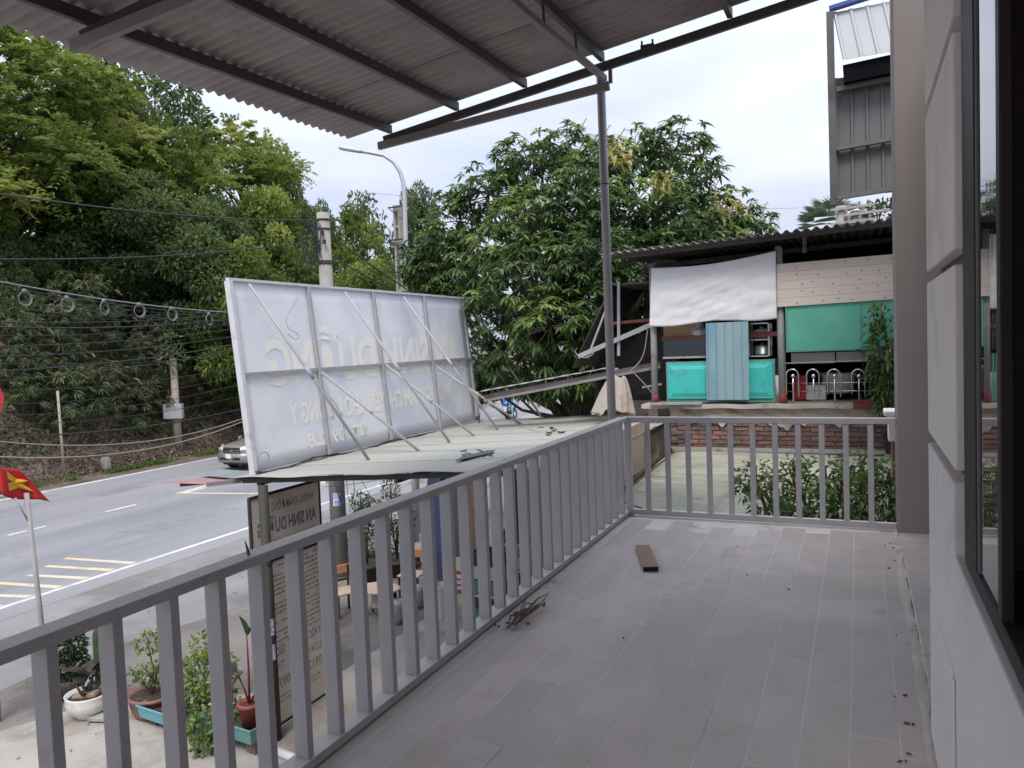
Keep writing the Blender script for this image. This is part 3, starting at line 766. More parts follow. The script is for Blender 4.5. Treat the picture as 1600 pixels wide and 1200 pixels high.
# ------------------------------------------------------------------ small things lying on the balcony
pl = thing('wood_plank', 'short brown wooden plank lying on the balcony tiles near the end railing', 'plank', onz(1012, 878, 0.0))
a = onz(1004, 858, 0.0); bq = onz(1017, 893, 0.0)
b = MB(); b.beam(a + V3((0, 0, 0.017)), bq + V3((0, 0, 0.017)), 0.105, 0.033); b.build('board', 'plank_wood', pl, bevel=0.003)
d = unit(bq - a); b = MB(); b.beam(bq + V3((0, 0, 0.017)) + d * 0.0005, bq + V3((0, 0, 0.017)) + d * 0.004, 0.104, 0.032); b.build('end_grain', 'plank_end', pl)
tw = MB()
c0, c1 = onz(795, 975, 0.03), onz(838, 938, 0.03)
for k in range(8):
    t = np.linspace(0, 1, 5); j = RNG.normal(0, 0.022, 3) * (1, 1, 0.3)
    pts = [c0 * (1 - u) + c1 * u + j * (0.5 + u) + RNG.normal(0, 0.010, 3) + V3((0.02, 0, 0.01)) for u in t]
    pts = [V3((max(p[0], BX + 0.03), p[1], max(p[2], 0.004))) for p in pts]
    tw.tube(pts, [0.007, 0.006, 0.005, 0.004, 0.002], 5)
for k in range(14):
    p = c0 + (c1 - c0) * RNG.random() ** 2 + RNG.normal(0, 0.03, 3) * (1, 1, 0.4)
    tw.box((max(p[0], BX + 0.04), p[1], max(p[2], 0.008)), (0.02, 0.012, 0.008), np.linalg.qr(RNG.normal(size=(3, 3)))[0])
tag(tw.build('twig_bundle', 'dry_twig'), 'dry brown twig bundle lying against the side railing on the floor', 'twigs')
sb = MB(); p = onx(399, 928, BX)
sb.tube([(BX - .03, p[1] + 0.01, 0.899), (BX - 0.027, p[1] + 0.003, 0.925), (BX - 0.032, p[1] - 0.002, 0.955)], [0.006, 0.005, 0.001], 5)
tag(sb.build('thorn', 'dry_twig'), 'tiny dark spike sticking up from the side rail', 'spike')
db = MB()
for k in range(30):
    if k < 22: q = (0.17 + RNG.normal(0, 0.025), RNG.uniform(1.5, 6.4), 0.003)
    else: q = (RNG.uniform(-1.6, 0.1), RNG.uniform(1.4, 6.2), 0.003)
    sz = RNG.uniform(0.006, 0.022)
    db.box(q, (sz, sz * 0.6, 0.004), np.linalg.qr(np.eye(3) + 0.6 * RNG.normal(size=(3, 3)))[0])
db.build('floor_debris', 'dry_twig', kind='stuff')

# ================================================================== PORCH ROOF AND BILLBOARD
def pz(x): return 0.02 + 0.055 * (x + 7.2)
porch = thing('porch_roof', 'low grey green sheet metal porch roof carrying the billboard', 'porch roof', (-5.2, 11, ZG))
edges = np.linspace(7.45, 14.2, 8)
for i in range(7):
    ps = MB()
    f = lambda t, y: ((-7.42 + 4.6 * t), y + 0.16 * t * (1 - (y - 7.45) / 6.75), pz(-7.42 + 4.6 * t) + 0.004 * math.sin(y * 9) + 0.003 * (i % 2) + (0.012 * math.sin(t * 23 + i) * max(0, 1 - (y - 7.45) / 0.4)))
    ps.grid(f, list(np.linspace(0, 1, 24)), list(np.linspace(edges[i], edges[i + 1] + (0.03 if i < 6 else 0), 9)))
    ps.build('roof_sheet', 'porch_sheet', porch, smooth=True, solid=0.005)
b = MB(); b.beam((-7.3, 7.55, pz(-7.3) - 0.055), (-2.85, 7.70, pz(-2.85) - 0.055), 0.05, 0.06); b.build('eave_beam', 'mossy_steel', porch)
b = MB(); b.beam((-7.1, 10.8, pz(-7.1) - 0.05), (-2.85, 10.8, pz(-2.85) - 0.05), 0.05, 0.07); b.build('eave_beam', 'canopy_steel', porch)
b = MB(); b.beam((-7.1, 14.1, pz(-7.1) - 0.05), (-2.85, 14.1, pz(-2.85) - 0.05), 0.05, 0.07); b.build('eave_beam', 'canopy_steel', porch)
for x in (-7.1, -5.0, -2.9):
    b = MB(); b.beam((x, 7.6, pz(x) - 0.105), (x, 14.1, pz(x) - 0.105), 0.05, 0.05); b.build('side_beam', 'canopy_steel', porch)
for (x, y) in ((-6.86, 7.42), (-7.05, 14.0), (-2.92, 14.0)):
    b = MB(); b.tube([(x, y, ZG), (x, y, pz(x) - 0.10)], 0.062 if y < 8 else 0.045, 14); o = b.build('post', 'mossy_steel', porch, smooth=True)
    if y < 8: front_post = o
b = MB(); b.tube([(-6.86, 7.42, -1.07), (-6.86, 7.42, -1.0)], 0.07, 14); b.tube([(-6.86, 7.42, -1.03), (-6.97, 7.52, -1.05)], 0.02, 6); b.build('clamp', 'wood_dark', front_post)
# two printed tags stuck on the post
for i, (ya, yb) in enumerate(((967, 992), (1008, 1032))):
    p0, p1 = onx(423, ya, -6.82), onx(426, yb, -6.82)
    sm = MB(); d0 = unit(V3((0, 0, 1.6)) - V3((-6.86, 7.42, -1.5))); ang = math.atan2(d0[1], d0[0])
    zt, zb_ = p0[2], p1[2]
    for j in range(4):
        t0, t1 = ang - 0.75 + j * 0.38, ang - 0.75 + (j + 1) * 0.38
        q = [(-6.86 + 0.0645 * math.cos(t), 7.42 + 0.0645 * math.sin(t), z) for t, z in ((t0, zb_), (t1, zb_), (t1, zt), (t0, zt))]
        sm.add(q, [(0, 1, 2, 3)])
    so = sm.build('printed_tag', 'ink_blue', front_post)
    sm = MB()
    for r_ in range(7):
        for cc in range(3):
            if random.random() < 0.25: continue
            t0 = ang - 0.65 + cc * 0.42; t1 = t0 + random.uniform(0.15, 0.33); z0 = zb_ + (zt - zb_) * (r_ + 0.15) / 7; z1 = z0 + (zt - zb_) * 0.085
            q = [(-6.86 + 0.0665 * math.cos(t), 7.42 + 0.0665 * math.sin(t), z) for t, z in ((t0, z0), (t1, z0), (t1, z1), (t0, z1))]
            sm.add(q, [(0, 1, 2, 3)])
    sm.build('tag_print', 'sticker_white', so)

# junk sheets and cut steel at the road corner of the porch
b = MB(); b.beam((-7.4, 7.62, pz(-7.4) - 0.06), onz(322, 757, -0.06), 0.07, 0.055); tag(b.build('steel_offcut', 'chord_steel'), 'square steel tube end sticking out from the porch roof corner', 'steel tube')
b = MB(); b.beam((-7.3, 7.95, pz(-7.3) - 0.075), onz(282, 757, -0.09), 0.06, 0.05); tag(b.build('steel_offcut', 'maroon'), 'dark red steel tube end behind the first, farther over the road', 'steel tube')
b = MB(); q = [onz(255, 754, -0.06), onz(330, 757, -0.06), onz(382, 748, -0.04), onz(330, 744, -0.04)]; b.add(q, [(0, 1, 2, 3)])
tag(b.build('metal_strip', 'red_strip', solid=0.004), 'faded red sheet strip jutting out beside the porch roof corner', 'sheet strip')
b = MB(); q = [onz(300, 742, -0.02), onz(372, 748, -0.01), onz(405, 738, 0.0), onz(345, 733, 0.0)]; b.add(q, [(0, 1, 2, 3)])
tag(b.build('metal_strip', 'teal_strip', solid=0.004), 'weathered teal sheet strip at the foot of the billboard', 'sheet strip')

# billboard
def bbx(z): return -7.2 - 0.25 * (z - 0.02) / 2.53
BB0, BB1, BZ0, BZ1 = 7.66, 14.15, 0.03, 2.56
bill = thing('billboard', 'large white back lit billboard seen from behind, mirrored lettering showing through', 'billboard', (-7.2, 10.9, 0.03))
zt2 = lambda y: BZ1
b = MB(); b.grid(lambda y, z: (bbx(z) - 0.036 + 0.001 * math.sin(y * 2.2) * math.sin(z * 2), y, z), list(np.linspace(BB0, BB1, 26)), list(np.linspace(BZ0, BZ1, 12)))
b.build('film', 'banner_film', bill, smooth=True, solid=0.004)
ydn, upd = (0, 1, 0), unit((-0.25, 0, 2.53))
def fpos(y, z): return V3((bbx(z) - 0.0265, y, z))
def btext(body, zc, h, ya, yb):
    # reads correctly from the road: the first letter is at the far end
    text('lettering', body, 'film_letter', h, fpos(yb, zc), (0, -1, 0), upd, bill, bold=0.03, width=yb - ya)
btext('AN SINH DƯỠNG', 1.17, 0.62, 8.15, 13.75)
btext('PHÒNG KHÁM CHUYÊN KHOA ĐÔNG Y', 0.58, 0.30, 8.5, 13.2)
btext('ĐT: 0912.8', 0.22, 0.20, 8.8, 10.3)
for y in (BB0, BB1):
    b = MB(); b.beam((bbx(BZ0) - 0.02, y, BZ0 - 0.02), (bbx(BZ1) - 0.02, y, BZ1 + 0.0), 0.09 if y < 9 else 0.05, 0.06, (0, 1, 0)); b.build('edge_frame', 'banner_edge' if y < 9 else 'banner_frame', bill)
b = MB(); b.beam((bbx(BZ1) - 0.01, BB0 - 0.03, BZ1 + 0.02), (bbx(BZ1) - 0.01, BB1, BZ1 + 0.02), 0.06, 0.035); b.build('top_frame', 'banner_edge', bill)
b = MB(); b.beam((bbx(BZ0), BB0, BZ0), (bbx(BZ0), BB1, BZ0), 0.05, 0.04); b.build('bottom_frame', 'banner_frame', bill)
zm = 1.33
b = MB(); b.beam((bbx(zm) + 0.0, BB0, zm), (bbx(zm) + 0.0, BB1, zm), 0.045, 0.045); b.build('middle_rail', 'banner_frame', bill)
vpx = [((482, 455), (515, 712)), ((585, 465), (612, 690)), ((662, 468), (688, 668))]
mull_y = []
for (a_, b_) in vpx:
    y = onx(b_[0], b_[1] - 6, -7.2)[1]
    mull_y.append(y)
    b = MB(); b.beam((bbx(BZ0) + 0.012, y, BZ0), (bbx(BZ1) + 0.012, y, BZ1), 0.045, 0.045, (0, 1, 0)); b.build('mullion', 'banner_frame', bill)
def proof(px, py):
    d = ray(px, py); n = np.array([-0.055, 0, 1.0]); p0 = np.array([-7.2, 0, 0.02])
    return EYE + d * ((p0 - EYE) @ n) / (d @ n)
def bbp(px, py):
    n = np.array([2.53, 0, 0.25]); p0 = np.array([-7.2, 0, 0.02]); d = ray(px, py)
    return EYE + d * ((p0 - EYE) @ n) / (d @ n)
for (t_, f_) in [((386, 444), (577, 720)), ((536, 457), (703, 692)), ((628, 464), (778, 672)), ((728, 470), (848, 655)), ((500, 582), (655, 705)), ((600, 570), (742, 682)), ((678, 572), (815, 663))]:
    A, B = bbp(*t_), proof(*f_)
    Mid = A * 0.5 + B * 0.5 + V3((0.012, 0, 0.012))
    b = MB(); b.tube([A + V3((0.03, 0, 0)), Mid, B], 0.021, 8); b.tube([Mid * 0.93 + A * 0.07, Mid * 0.93 + B * 0.07], 0.027, 8); b.build('brace', 'banner_frame', bill, smooth=True)
# wire along the billboard foot and a few loose wires
wr = MB()
pts = [bbp(395 + (748 - 395) * t, 742 + (662 - 742) * t - 2 + 5 * math.sin(t * 17) * (1 - t)) + V3((0.06, 0, 0.01)) for t in np.linspace(0, 1, 40)]
wr.tube(pts, 0.009, 5)
for k in range(2):
    wr.tube([p + RNG.normal(0, 0.015, 3) for p in pts[::2]], 0.007, 5)
tag(wr.build('loose_wire', 'cable_black'), 'tangled black wire lying along the foot of the billboard', 'wire')
wr = MB(); wr.tube(smoothed([bbp(x, y) + V3((0.05, 0, 0)) for x, y in ((462, 465), (452, 482), (441, 498), (446, 515), (462, 522), (464, 530), (454, 530), (446, 522))]), 0.004, 5)
tag(wr.build('loose_wire', 'cable_grey'), 'thin looped wire hanging on the upper left of the billboard back', 'wire')
wr = MB(); wr.tube(smoothed([bbp(480, 590) + V3((0.08, 0, 0)), bbp(505, 640) + V3((0.35, 0, 0)), proof(540, 705), onz(575, 770, -0.9), onz(598, 800, -1.5)]), 0.005, 5)
tag(wr.build('loose_wire', 'cable_grey'), 'thin grey wire running down from the billboard over the porch eave', 'wire')
wr = MB(); wr.tube(smoothed([bbp(400, 722) + V3((0.03, 0, 0)), bbp(402, 708) + V3((0.04, 0, 0)), bbp(412, 705) + V3((0.05, 0, 0)), bbp(417, 715) + V3((0.05, 0, 0)), bbp(414, 732) + V3((0.05, 0, 0))]), 0.006, 5)
tag(wr.build('loose_wire', 'cable_grey'), 'small arc of wire at the lower left billboard corner', 'wire')
wr = MB(); wr.tube(smoothed([bbp(743, 645) + V3((0.1, 0, 0)), bbp(728, 665) + V3((0.3, 0, 0)), bbp(700, 678) + V3((0.3, 0, 0)), bbp(680, 683) + V3((0.15, 0, 0))]), 0.010, 5)
tag(wr.build('loose_wire', 'cable_black'), 'dark sagging wire across the lower right billboard corner', 'wire')
wr = MB(); wr.tube([proof(815, 668), proof(840, 675), proof(862, 677), proof(876, 679)], 0.014, 5); wr.tube([proof(748, 640) + V3((0, 0, .25)), proof(790, 655) + V3((0, 0, .12)), proof(812, 664)], 0.01, 5)
tag(wr.build('rope', 'cable_cream'), 'pale rope end trailing over the porch roof behind the billboard', 'rope')
db = MB()
for k in range(26):
    p = proof(RNG.uniform(715, 770), RNG.uniform(706, 716)) if k < 14 else proof(RNG.uniform(845, 880), RNG.uniform(668, 682))
    sz = RNG.uniform(0.03, 0.13)
    db.box(p + V3((0, 0, 0.02)), (sz, sz * 0.25, 0.012), np.linalg.qr(np.eye(3) + 0.25 * RNG.normal(size=(3, 3)))[0])
db.build('roof_debris', 'wood_dark', kind='stuff')
b = MB(); q = [proof(712, 724), proof(766, 712), proof(774, 707), proof(726, 715)]; b.add([p + V3((0, 0, 0.03)) for p in q], [(0, 1, 2, 3)])
tag(b.build('metal_strip', 'torn_sheet', solid=0.01), 'dark green torn sheet edge lying on the porch eave by the railing', 'sheet strip')

# ================================================================== UNDER THE PORCH AND IN THE YARD
# mirrored sign panel, seen from behind
SX = -7.0
sign = thing('sign_board', 'tall brown back of a printed clinic sign under the porch, text reversed', 'sign', (SX, 8.0, ZG + 0.15))
SZ0, SZ1, SY0, SY1 = -3.28, -0.22, 7.34, 8.66
b = MB(); b.bb((SX - 0.012, SY0, SZ0), (SX, SY1, SZ1)); b.build('panel', 'sign_film', sign)
for z in (SZ0, -1.10, SZ1):
    b = MB(); b.bb((SX - 0.03, SY0 - 0.02, z - 0.015), (SX + 0.012, SY1 + 0.02, z + 0.015)); b.build('cross_bar', 'wood_dark', sign)
for y in (SY0 - 0.02, SY1 + 0.02):
    b = MB(); b.bb((SX - 0.028, y - 0.012, SZ0), (SX + 0.010, y + 0.012, SZ1)); b.build('side_bar', 'wood_dark', sign)
def stext(body, z, h, mat, ya, yb, bold=0.02):
    text('lettering', body, mat, h, (SX + 0.003, yb, z), (0, -1, 0), (0, 0, 1), sign, bold=bold, width=yb - ya)
stext('PHÒNG KHÁM ĐÔNG Y', -0.46, 0.11, 'ink_green', 7.62, 8.55)
stext('AN SINH DƯỠNG', -0.74, 0.17, 'ink_blue', 7.42, 8.58, 0.03)
stext('Chuyên khám chữa bệnh', -0.88, 0.07, 'ink_grey', 7.70, 8.55, 0.0)
stext('Chuyên trị:', -1.02, 0.085, 'ink_grey', 7.95, 8.45, 0.0)
stext('Y HỌC TOÀN THỂ   SỨC KHỎE', -2.37, 0.12, 'ink_blue', 7.42, 8.55, 0.02)
stext('Lương y        Thinh', -2.58, 0.13, 'ink_grey', 7.50, 8.55, 0.0)
stext('0912.8      0973.2', -2.80, 0.13, 'ink_green', 7.48, 8.55, 0.02)
fp = MB()
for z in np.arange(-1.2, -2.2, -0.062):
    y = 8.56
    while y > 7.5:
        w = random.uniform(0.03, 0.12)
        if random.random() < 0.9: fp.bb((SX + 0.001, y - w, z), (SX + 0.003, y, z + random.uniform(0.018, 0.028)))
        y -= w + 0.018
        if y < 7.9 and random.random() < 0.12: break
for z in (-2.93, -2.99):
    y = 8.5
    while y > 7.6:
        w = random.uniform(0.03, 0.1); fp.bb((SX + 0.001, y - w, z), (SX + 0.003, y, z + 0.018)); y -= w + 0.02
o = fp.build('fine_print', 'ink_grey', sign); o['kind'] = 'stuff'

# utility pole at the yard edge
UPX, UPY = -10.6, 13.75
up_ = thing('utility_pole', 'round concrete utility pole rising behind the billboard with coiled cables', 'utility pole', (UPX, UPY, ZG))
b = MB(); b.tube([(UPX, UPY, ZG), (UPX, UPY, 4.6)], [0.185, 0.135], 20); shaft = b.build('shaft', 'concrete_pole', up_, smooth=True)
for z in (4.45, 4.25, 3.55, 3.5):
    b = MB(); b.lathe((UPX, UPY, z), [(0.150, -0.012), (0.158, -0.012), (0.158, 0.012), (0.150, 0.012)], 18); b.build('steel_band', 'cable_black', up_)
for k in range(7):
    b = MB(); ax = RNG.uniform(0.18, 0.32); 
    pts = [(UPX - 0.12 - 0.10 * RNG.random() + ax * 0.55 * math.cos(t) - 0.02 * k, UPY - 0.17 - 0.01 * k, 3.98 + ax * 1.5 * math.sin(t) - 0.05 * (k % 3)) for t in np.linspace(0, 6.5, 26)]
    b.tube(pts, 0.009, 5); b.build('cable_loop', 'cable_black', up_)
for k in range(2):
    b = MB(); a0 = UPX + 0.13 * math.cos(-2 + k * 0.7); c0_ = UPY + 0.15 * math.sin(-2 + k * 0.7)
    b.tube([(a0, c0_ - 0.02, 4.45 - 0.1 * k), (a0 + 0.03, c0_ - 0.05, 4.2 - 0.1 * k), (a0 - 0.02, c0_ - 0.04, 3.75), (a0 + 0.04, c0_ - 0.04, 3.5)], 0.011, 5); b.build('cable_drop', 'cable_black', up_)
for k, (x, z) in enumerate(((0.09, 4.15), (0.13, 3.95), (-0.02, 3.85))):
    b = MB(); b.box((UPX + x, UPY - 0.17, z), (0.05, 0.06, 0.09)); b.build('clamp', 'cable_black', up_)
# sticker band facing the house
d0 = math.atan2(0 - UPY, 0 - UPX)
def onpole(t, z, r): return (UPX + r * math.cos(d0 + t), UPY + r * math.sin(d0 + t), z)
pzt = ony(525, 768, UPY)[2]; pzb = ony(525, 788, UPY)[2]
for (za, zb_, mt) in ((pzt, (pzt + pzb) / 2, 'sticker_pink'), ((pzt + pzb) / 2, pzb, 'sticker_white')):
    b = MB()
    for j in range(6):
        t0, t1 = -0.55 + j * 0.15, -0.55 + (j + 1) * 0.15
        b.add([onpole(t0, zb_, .177), onpole(t1, zb_, .177), onpole(t1, za, .177), onpole(t0, za, .177)], [(0, 1, 2, 3)])
    b.build('sticker', mt, shaft)
xd = unit(V3(onpole(0.2, 0, .178)) - V3(onpole(-0.5, 0, .178)))
text('lettering', 'TIẾN', 'sticker_blue', 0.085, V3(onpole(-0.42, pzb + 0.03, .186)) - unit((UPX, UPY, 0)) * 0.012, xd, (0, 0, 1), shaft, bold=0.03, width=0.21)
b = MB(); c = ony(507, 752, 13.4); b.box(c, (0.13, 0.09, 0.09)); tag(b.build('junction_box', 'plastic_white'), 'small white junction box beside the concrete pole under the porch eave', 'junction box')
for k, pts in enumerate([[(521, 748), (528, 770), (535, 800), (538, 830)], [(525, 748), (533, 775), (540, 800), (540, 850)], [(519, 745), (527, 765), (538, 798), (536, 820)], [(541, 745), (543, 770), (546, 785)], [(551, 745), (554, 760), (552, 780), (545, 800)]]):
    b = MB(); b.tube(smoothed([ony(x, y, 13.35) for x, y in pts]), 0.012 if k < 3 else 0.007, 5)
    tag(b.build('hanging_cable', 'cable_black'), ['thick black cable hanging down beside the concrete pole, nearest its sticker', 'second thick black cable hanging beside the concrete pole', 'short black cable crossing the others beside the pole', 'thin short black cable loop hanging from the porch eave right of the pole', 'thin curved black cable hanging farthest right of the pole'][k], 'cable')
b = MB(); b.tube([ony(x, y, 13.2) for x, y in ((508, 760), (540, 758), (580, 752), (630, 738))], 0.006, 5); tag(b.build('hanging_cable', 'cable_black'), 'thin cable strung level under the porch eave towards the road', 'cable')

# bench chairs, table and stools under the porch
def chair(loc, ang, label):
    t = thing('wooden_chair', label, 'chair', loc, 'wooden chairs under the porch')
    ca, sa_ = math.cos(ang), math.sin(ang)
    ax = (V3((ca, sa_, 0)), V3((-sa_, ca, 0)), V3((0, 0, 1)))
    L = V3(loc)
    def P(x, y, z): return L + ax[0] * x + ax[1] * y + ax[2] * z
    for nm, mt, c, dd in (('seat', 'wood_pale', (0, 0, .44), (.46, .44, .035)), ('backrest', 'wood_orange', (0, .23, .80), (.50, .03, .17)), ('lower_rail', 'wood_dark', (0, .22, .60), (.40, .02, .05))):
        b = MB(); b.box(P(*c), dd, ax); b.build(nm, mt, t, bevel=0.012)
    for x in (-.2, .2):
        b = MB(); b.beam(P(x, -.19, 0), P(x, -.18, .43), .035, .035, ax[0]); b.build('leg', 'wood_dark', t)
        b = MB(); b.beam(P(x, .24, 0), P(x, .21, .88), .035, .035, ax[0]); b.build('leg', 'wood_dark', t)
    return t
c1_ = onz(534, 962, ZG)
chair((c1_[0], c1_[1] + 0.1, ZG), R(62), 'orange backed wooden chair beside the concrete pole')
c2_ = onz(632, 945, ZG)
chair((c2_[0] - 0.15, c2_[1] + 0.55, ZG), R(8), 'orange backed wooden chair in front of the shrubs behind the table')
tl = onz(594, 962, ZG)
tb = thing('low_table', 'low oval pale wooden table with dark legs under the porch', 'table', (tl[0], tl[1], ZG))
b = MB(); b.lathe((tl[0], tl[1], ZG + 0.50), [(0.40, 0), (0.43, 0.01), (0.43, 0.035), (0.40, 0.045)], 24, 0.75); b.build('tabletop', 'wood_pale', tb, smooth=False)
for x, y in ((-.22, -.16), (.22, -.16), (-.22, .16), (.22, .16)):
    b = MB(); b.tube([(tl[0] + x * 1.2, tl[1] + y * 1.2, ZG), (tl[0] + x, tl[1] + y, ZG + 0.5)], [0.05, 0.04], 8); b.build('leg', 'wood_dark', tb)
b = MB(); b.lathe((tl[0], tl[1], ZG + 0.1), [(0.1, 0), (0.16, 0.1), (0.12, 0.35), (0.2, 0.4)], 12); b.build('pedestal', 'stone_grey', tb)
for i, (px, py, lab) in enumerate(((622, 972, 'grey round stone stool right of the low table, nearest the railing'), (652, 948, 'grey round stone stool half hidden behind the blue column'))):
    q = onz(px, py, ZG); b = MB(); b.lathe((q[0], q[1], ZG), [(.15, 0), (.17, .08), (.18, .2), (.17, .34), (.15, .40)], 16)
    tag(b.build('stone_stool', 'stone_grey', smooth=True), lab, 'stool', 'stone stools under the porch')
q = onz(691, 968, ZG); b = MB(); b.lathe((q[0], q[1], ZG), [(.13, 0), (.15, .05), (.15, .62), (.165, .66), (.14, .66), (.13, .3)], 20)
tag(b.build('white_vase', 'ceramic_white', smooth=True), 'tall white cylindrical vase standing at the foot of the blue column', 'vase')
q = onz(672, 905, ZG); bx0, by0 = q[0], q[1]
col_ = thing('blue_column', 'dark blue porch wall end with peeling white edge', 'wall', (bx0 + .3, by0 + .3, ZG))
b = MB(); b.bb((bx0, by0, ZG), (bx0 + 0.36, by0 + 0.9, -0.05)); b.build('body', 'column_blue', col_)
b = MB(); b.bb((bx0 - 0.01, by0 - 0.012, ZG), (bx0 + 0.055, by0 + 0.06, -0.35)); b.build('peeling_edge', 'peeled', col_)
b = MB(); b.bb((bx0 + 0.362, by0 + 0.25, ZG), (bx0 + 1.0, by0 + 0.9, -0.05)); b.build('side_wall', 'wall_purple', col_)
q = onz(716, 950, ZG)
ps_ = thing('poster_stand', 'red and cream poster board standing by the blue column', 'poster stand', (q[0], q[1], ZG))
ya_ = q[1]
for za, zb2, mt in ((0.02, 0.28, 'sign_cream'), (0.28, 0.72, 'sign_red'), (0.72, 0.98, 'sign_cream')):
    b = MB(); b.bb((q[0] - 0.14, ya_, ZG + za), (q[0] + 0.28, ya_ + 0.03, ZG + zb2 - 0.002)); b.build('panel', mt, ps_)
for k in range(3):
    b = MB(); b.bb((q[0] + 0.0, ya_ - 0.004, ZG + 0.36 + 0.11 * k), (q[0] + 0.2, ya_ - 0.001, ZG + 0.43 + 0.11 * k)); b.build('white_mark', 'sign_white', ps_)
q = onz(742, 920, ZG); b = MB()
b.grid(lambda u, z: (q[0] + u, q[1] + 0.05 * math.sin(u * 28), z), list(np.linspace(-0.22, 0.3, 22)), [ZG + 0.35, ZG + 1.2, ZG + 2.2, -0.12])
tag(b.build('door_curtain', 'peach', smooth=True, solid=0.006), 'peach and cream curtain hanging from the porch beam', 'curtain')
wb_ = MB(); wb_.bb((-6.4, 13.9, ZG), (-2.2, 14.0, -0.1)); wb_.build('back_wall', 'wood_dark', porch)
cr_n = 0
for (px, py, n_, mats) in ((772, 968, 5, ('crate_teal', 'crate_dark', 'crate_teal', 'crate_pale', 'crate_dark')), (815, 925, 5, ('crate_teal', 'crate_dark', 'crate_pale', 'crate_teal', 'crate_dark'))):
    q = onz(px, py, ZG)
    for k in range(n_):
        nm = ['lowest', 'second from the bottom', 'middle', 'second from the top', 'topmost'][k]
        cr = thing('plastic_crate', f'{mats[k].split("_")[1].replace("pale", "pale grey")} plastic crate, {nm} of the {"nearer" if cr_n < 5 else "farther"} stack under the porch', 'crate', (q[0], q[1], ZG + 0.26 * k), 'crates stacked under the porch')
        b = MB(); z = ZG + 0.26 * k
        b.bb((q[0] - .3, q[1] - .2, z + .005), (q[0] + .3, q[1] + .2, z + .03)); b.bb((q[0] - .3, q[1] - .2, z + .03), (q[0] + .3, q[1] - .18, z + .2)); b.bb((q[0] - .3, q[1] + .18, z + .03), (q[0] + .3, q[1] + .2, z + .2)); b.bb((q[0] - .3, q[1] - .18, z + .03), (q[0] - .28, q[1] + .18, z + .2)); b.bb((q[0] + .28, q[1] - .18, z + .03), (q[0] + .3, q[1] + .18, z + .2))
        b.build('body', mats[k], cr)
        b = MB(); b.bb((q[0] - .315, q[1] - .215, z + .2), (q[0] + .315, q[1] - .18, z + .245)); b.bb((q[0] - .315, q[1] + .18, z + .2), (q[0] + .315, q[1] + .215, z + .245)); b.bb((q[0] - .315, q[1] - .18, z + .2), (q[0] - .28, q[1] + .18, z + .245)); b.bb((q[0] + .28, q[1] - .18, z + .2), (q[0] + .315, q[1] + .18, z + .245))
        b.build('rim', 'crate_pale' if k % 2 else mats[k], cr)
        cr_n += 1
b = MB(); q = onz(428, 1172, ZG + 0.1); q2 = onz(462, 1186, ZG + 0.1); b.tube([q, q2, q2 + (q2 - q) * 1.5], 0.055, 12); tag(b.build('pvc_pipe', 'pvc', smooth=True), 'white plastic pipe lying on the slab at the foot of the sign', 'pipe')

# ------------------------------------------------------------------ plants
def cloud(center, rad, n, shell=0.55):
    d = RNG.normal(size=(n, 3)); d /= np.linalg.norm(d, axis=1, keepdims=True)
    r = shell + (1 - shell) * RNG.random((n, 1)) ** 0.7
    return V3(center) + d * r * V3(rad), d
def shrub(parent, base, blobs, L, W, mat, tone=(0.3, 0.25), stem=0.012, nm='foliage', seg=1, twig='bark', droop=0.1):
    """leafy plant: blobs = (centre, radii, count) relative to base"""
    Ps, As, Ts = [], [], []
    sm = MB()
    B = V3(base)
    for c, r, n in blobs:
        C = B + V3(c)
        sm.tube([B, B * 0.5 + C * 0.5 + RNG.normal(0, 0.03, 3) * (C[2] - B[2]), C, C + V3((0, 0, r[2] * 0.5))], [stem, stem * 0.8, stem * 0.55, stem * 0.3], 6)
        for k in range(max(3, n // 60)):
            e, _ = cloud(C, V3(r) * 0.8, 1)
            sm.tube([C - V3((0, 0, r[2] * .4)), (C + e[0]) / 2, e[0]], [stem * .5, stem * .35, stem * .15], 4)
        p, d = cloud(C, r, n)
        Ps.append(p); As.append(d + RNG.normal(0, 0.6, d.shape) + V3((0, 0, 0.05)))
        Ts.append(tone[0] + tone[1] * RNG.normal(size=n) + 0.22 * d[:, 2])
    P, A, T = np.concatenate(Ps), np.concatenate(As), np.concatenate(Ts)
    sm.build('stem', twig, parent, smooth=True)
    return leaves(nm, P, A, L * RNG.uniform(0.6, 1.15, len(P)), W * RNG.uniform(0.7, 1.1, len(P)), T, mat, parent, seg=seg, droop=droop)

def pot(parent, c, prof, mat, soil_r, soil_z, nm='pot', sy=1.0):
    b = MB(); b.lathe(c, prof, 24, sy); b.build(nm, mat, parent, smooth=True)
    b = MB(); b.lathe(c, [(soil_r, soil_z - 0.02), (soil_r, soil_z), (soil_r * 0.5, soil_z + 0.012), (0.01, soil_z + 0.02)], 20, sy); b.build('soil', 'potting_soil', parent, smooth=True)

ZS = ZG + 0.06
# dark tall shrub at the far left
q = onz(112, 1088, ZS); t = thing('potted_shrub', 'tall dark small leaved shrub in a dark pot, leftmost of the pots', 'potted plant', (q[0], q[1], ZS))
pot(t, (q[0], q[1], ZS), [(.16, 0), (.2, .15), (.23, .3), (.2, .3), (.19, .22)], 'wood_dark', .2, .26)
shrub(t, (q[0], q[1], ZS + .25), [((0, 0, .22), (.26, .26, .24), 800), ((.02, 0, .52), (.24, .24, .24), 700), ((0, .02, .72), (.16, .16, .16), 260)], .075, .036, 'leaf_dark', (0.4, 0.25))
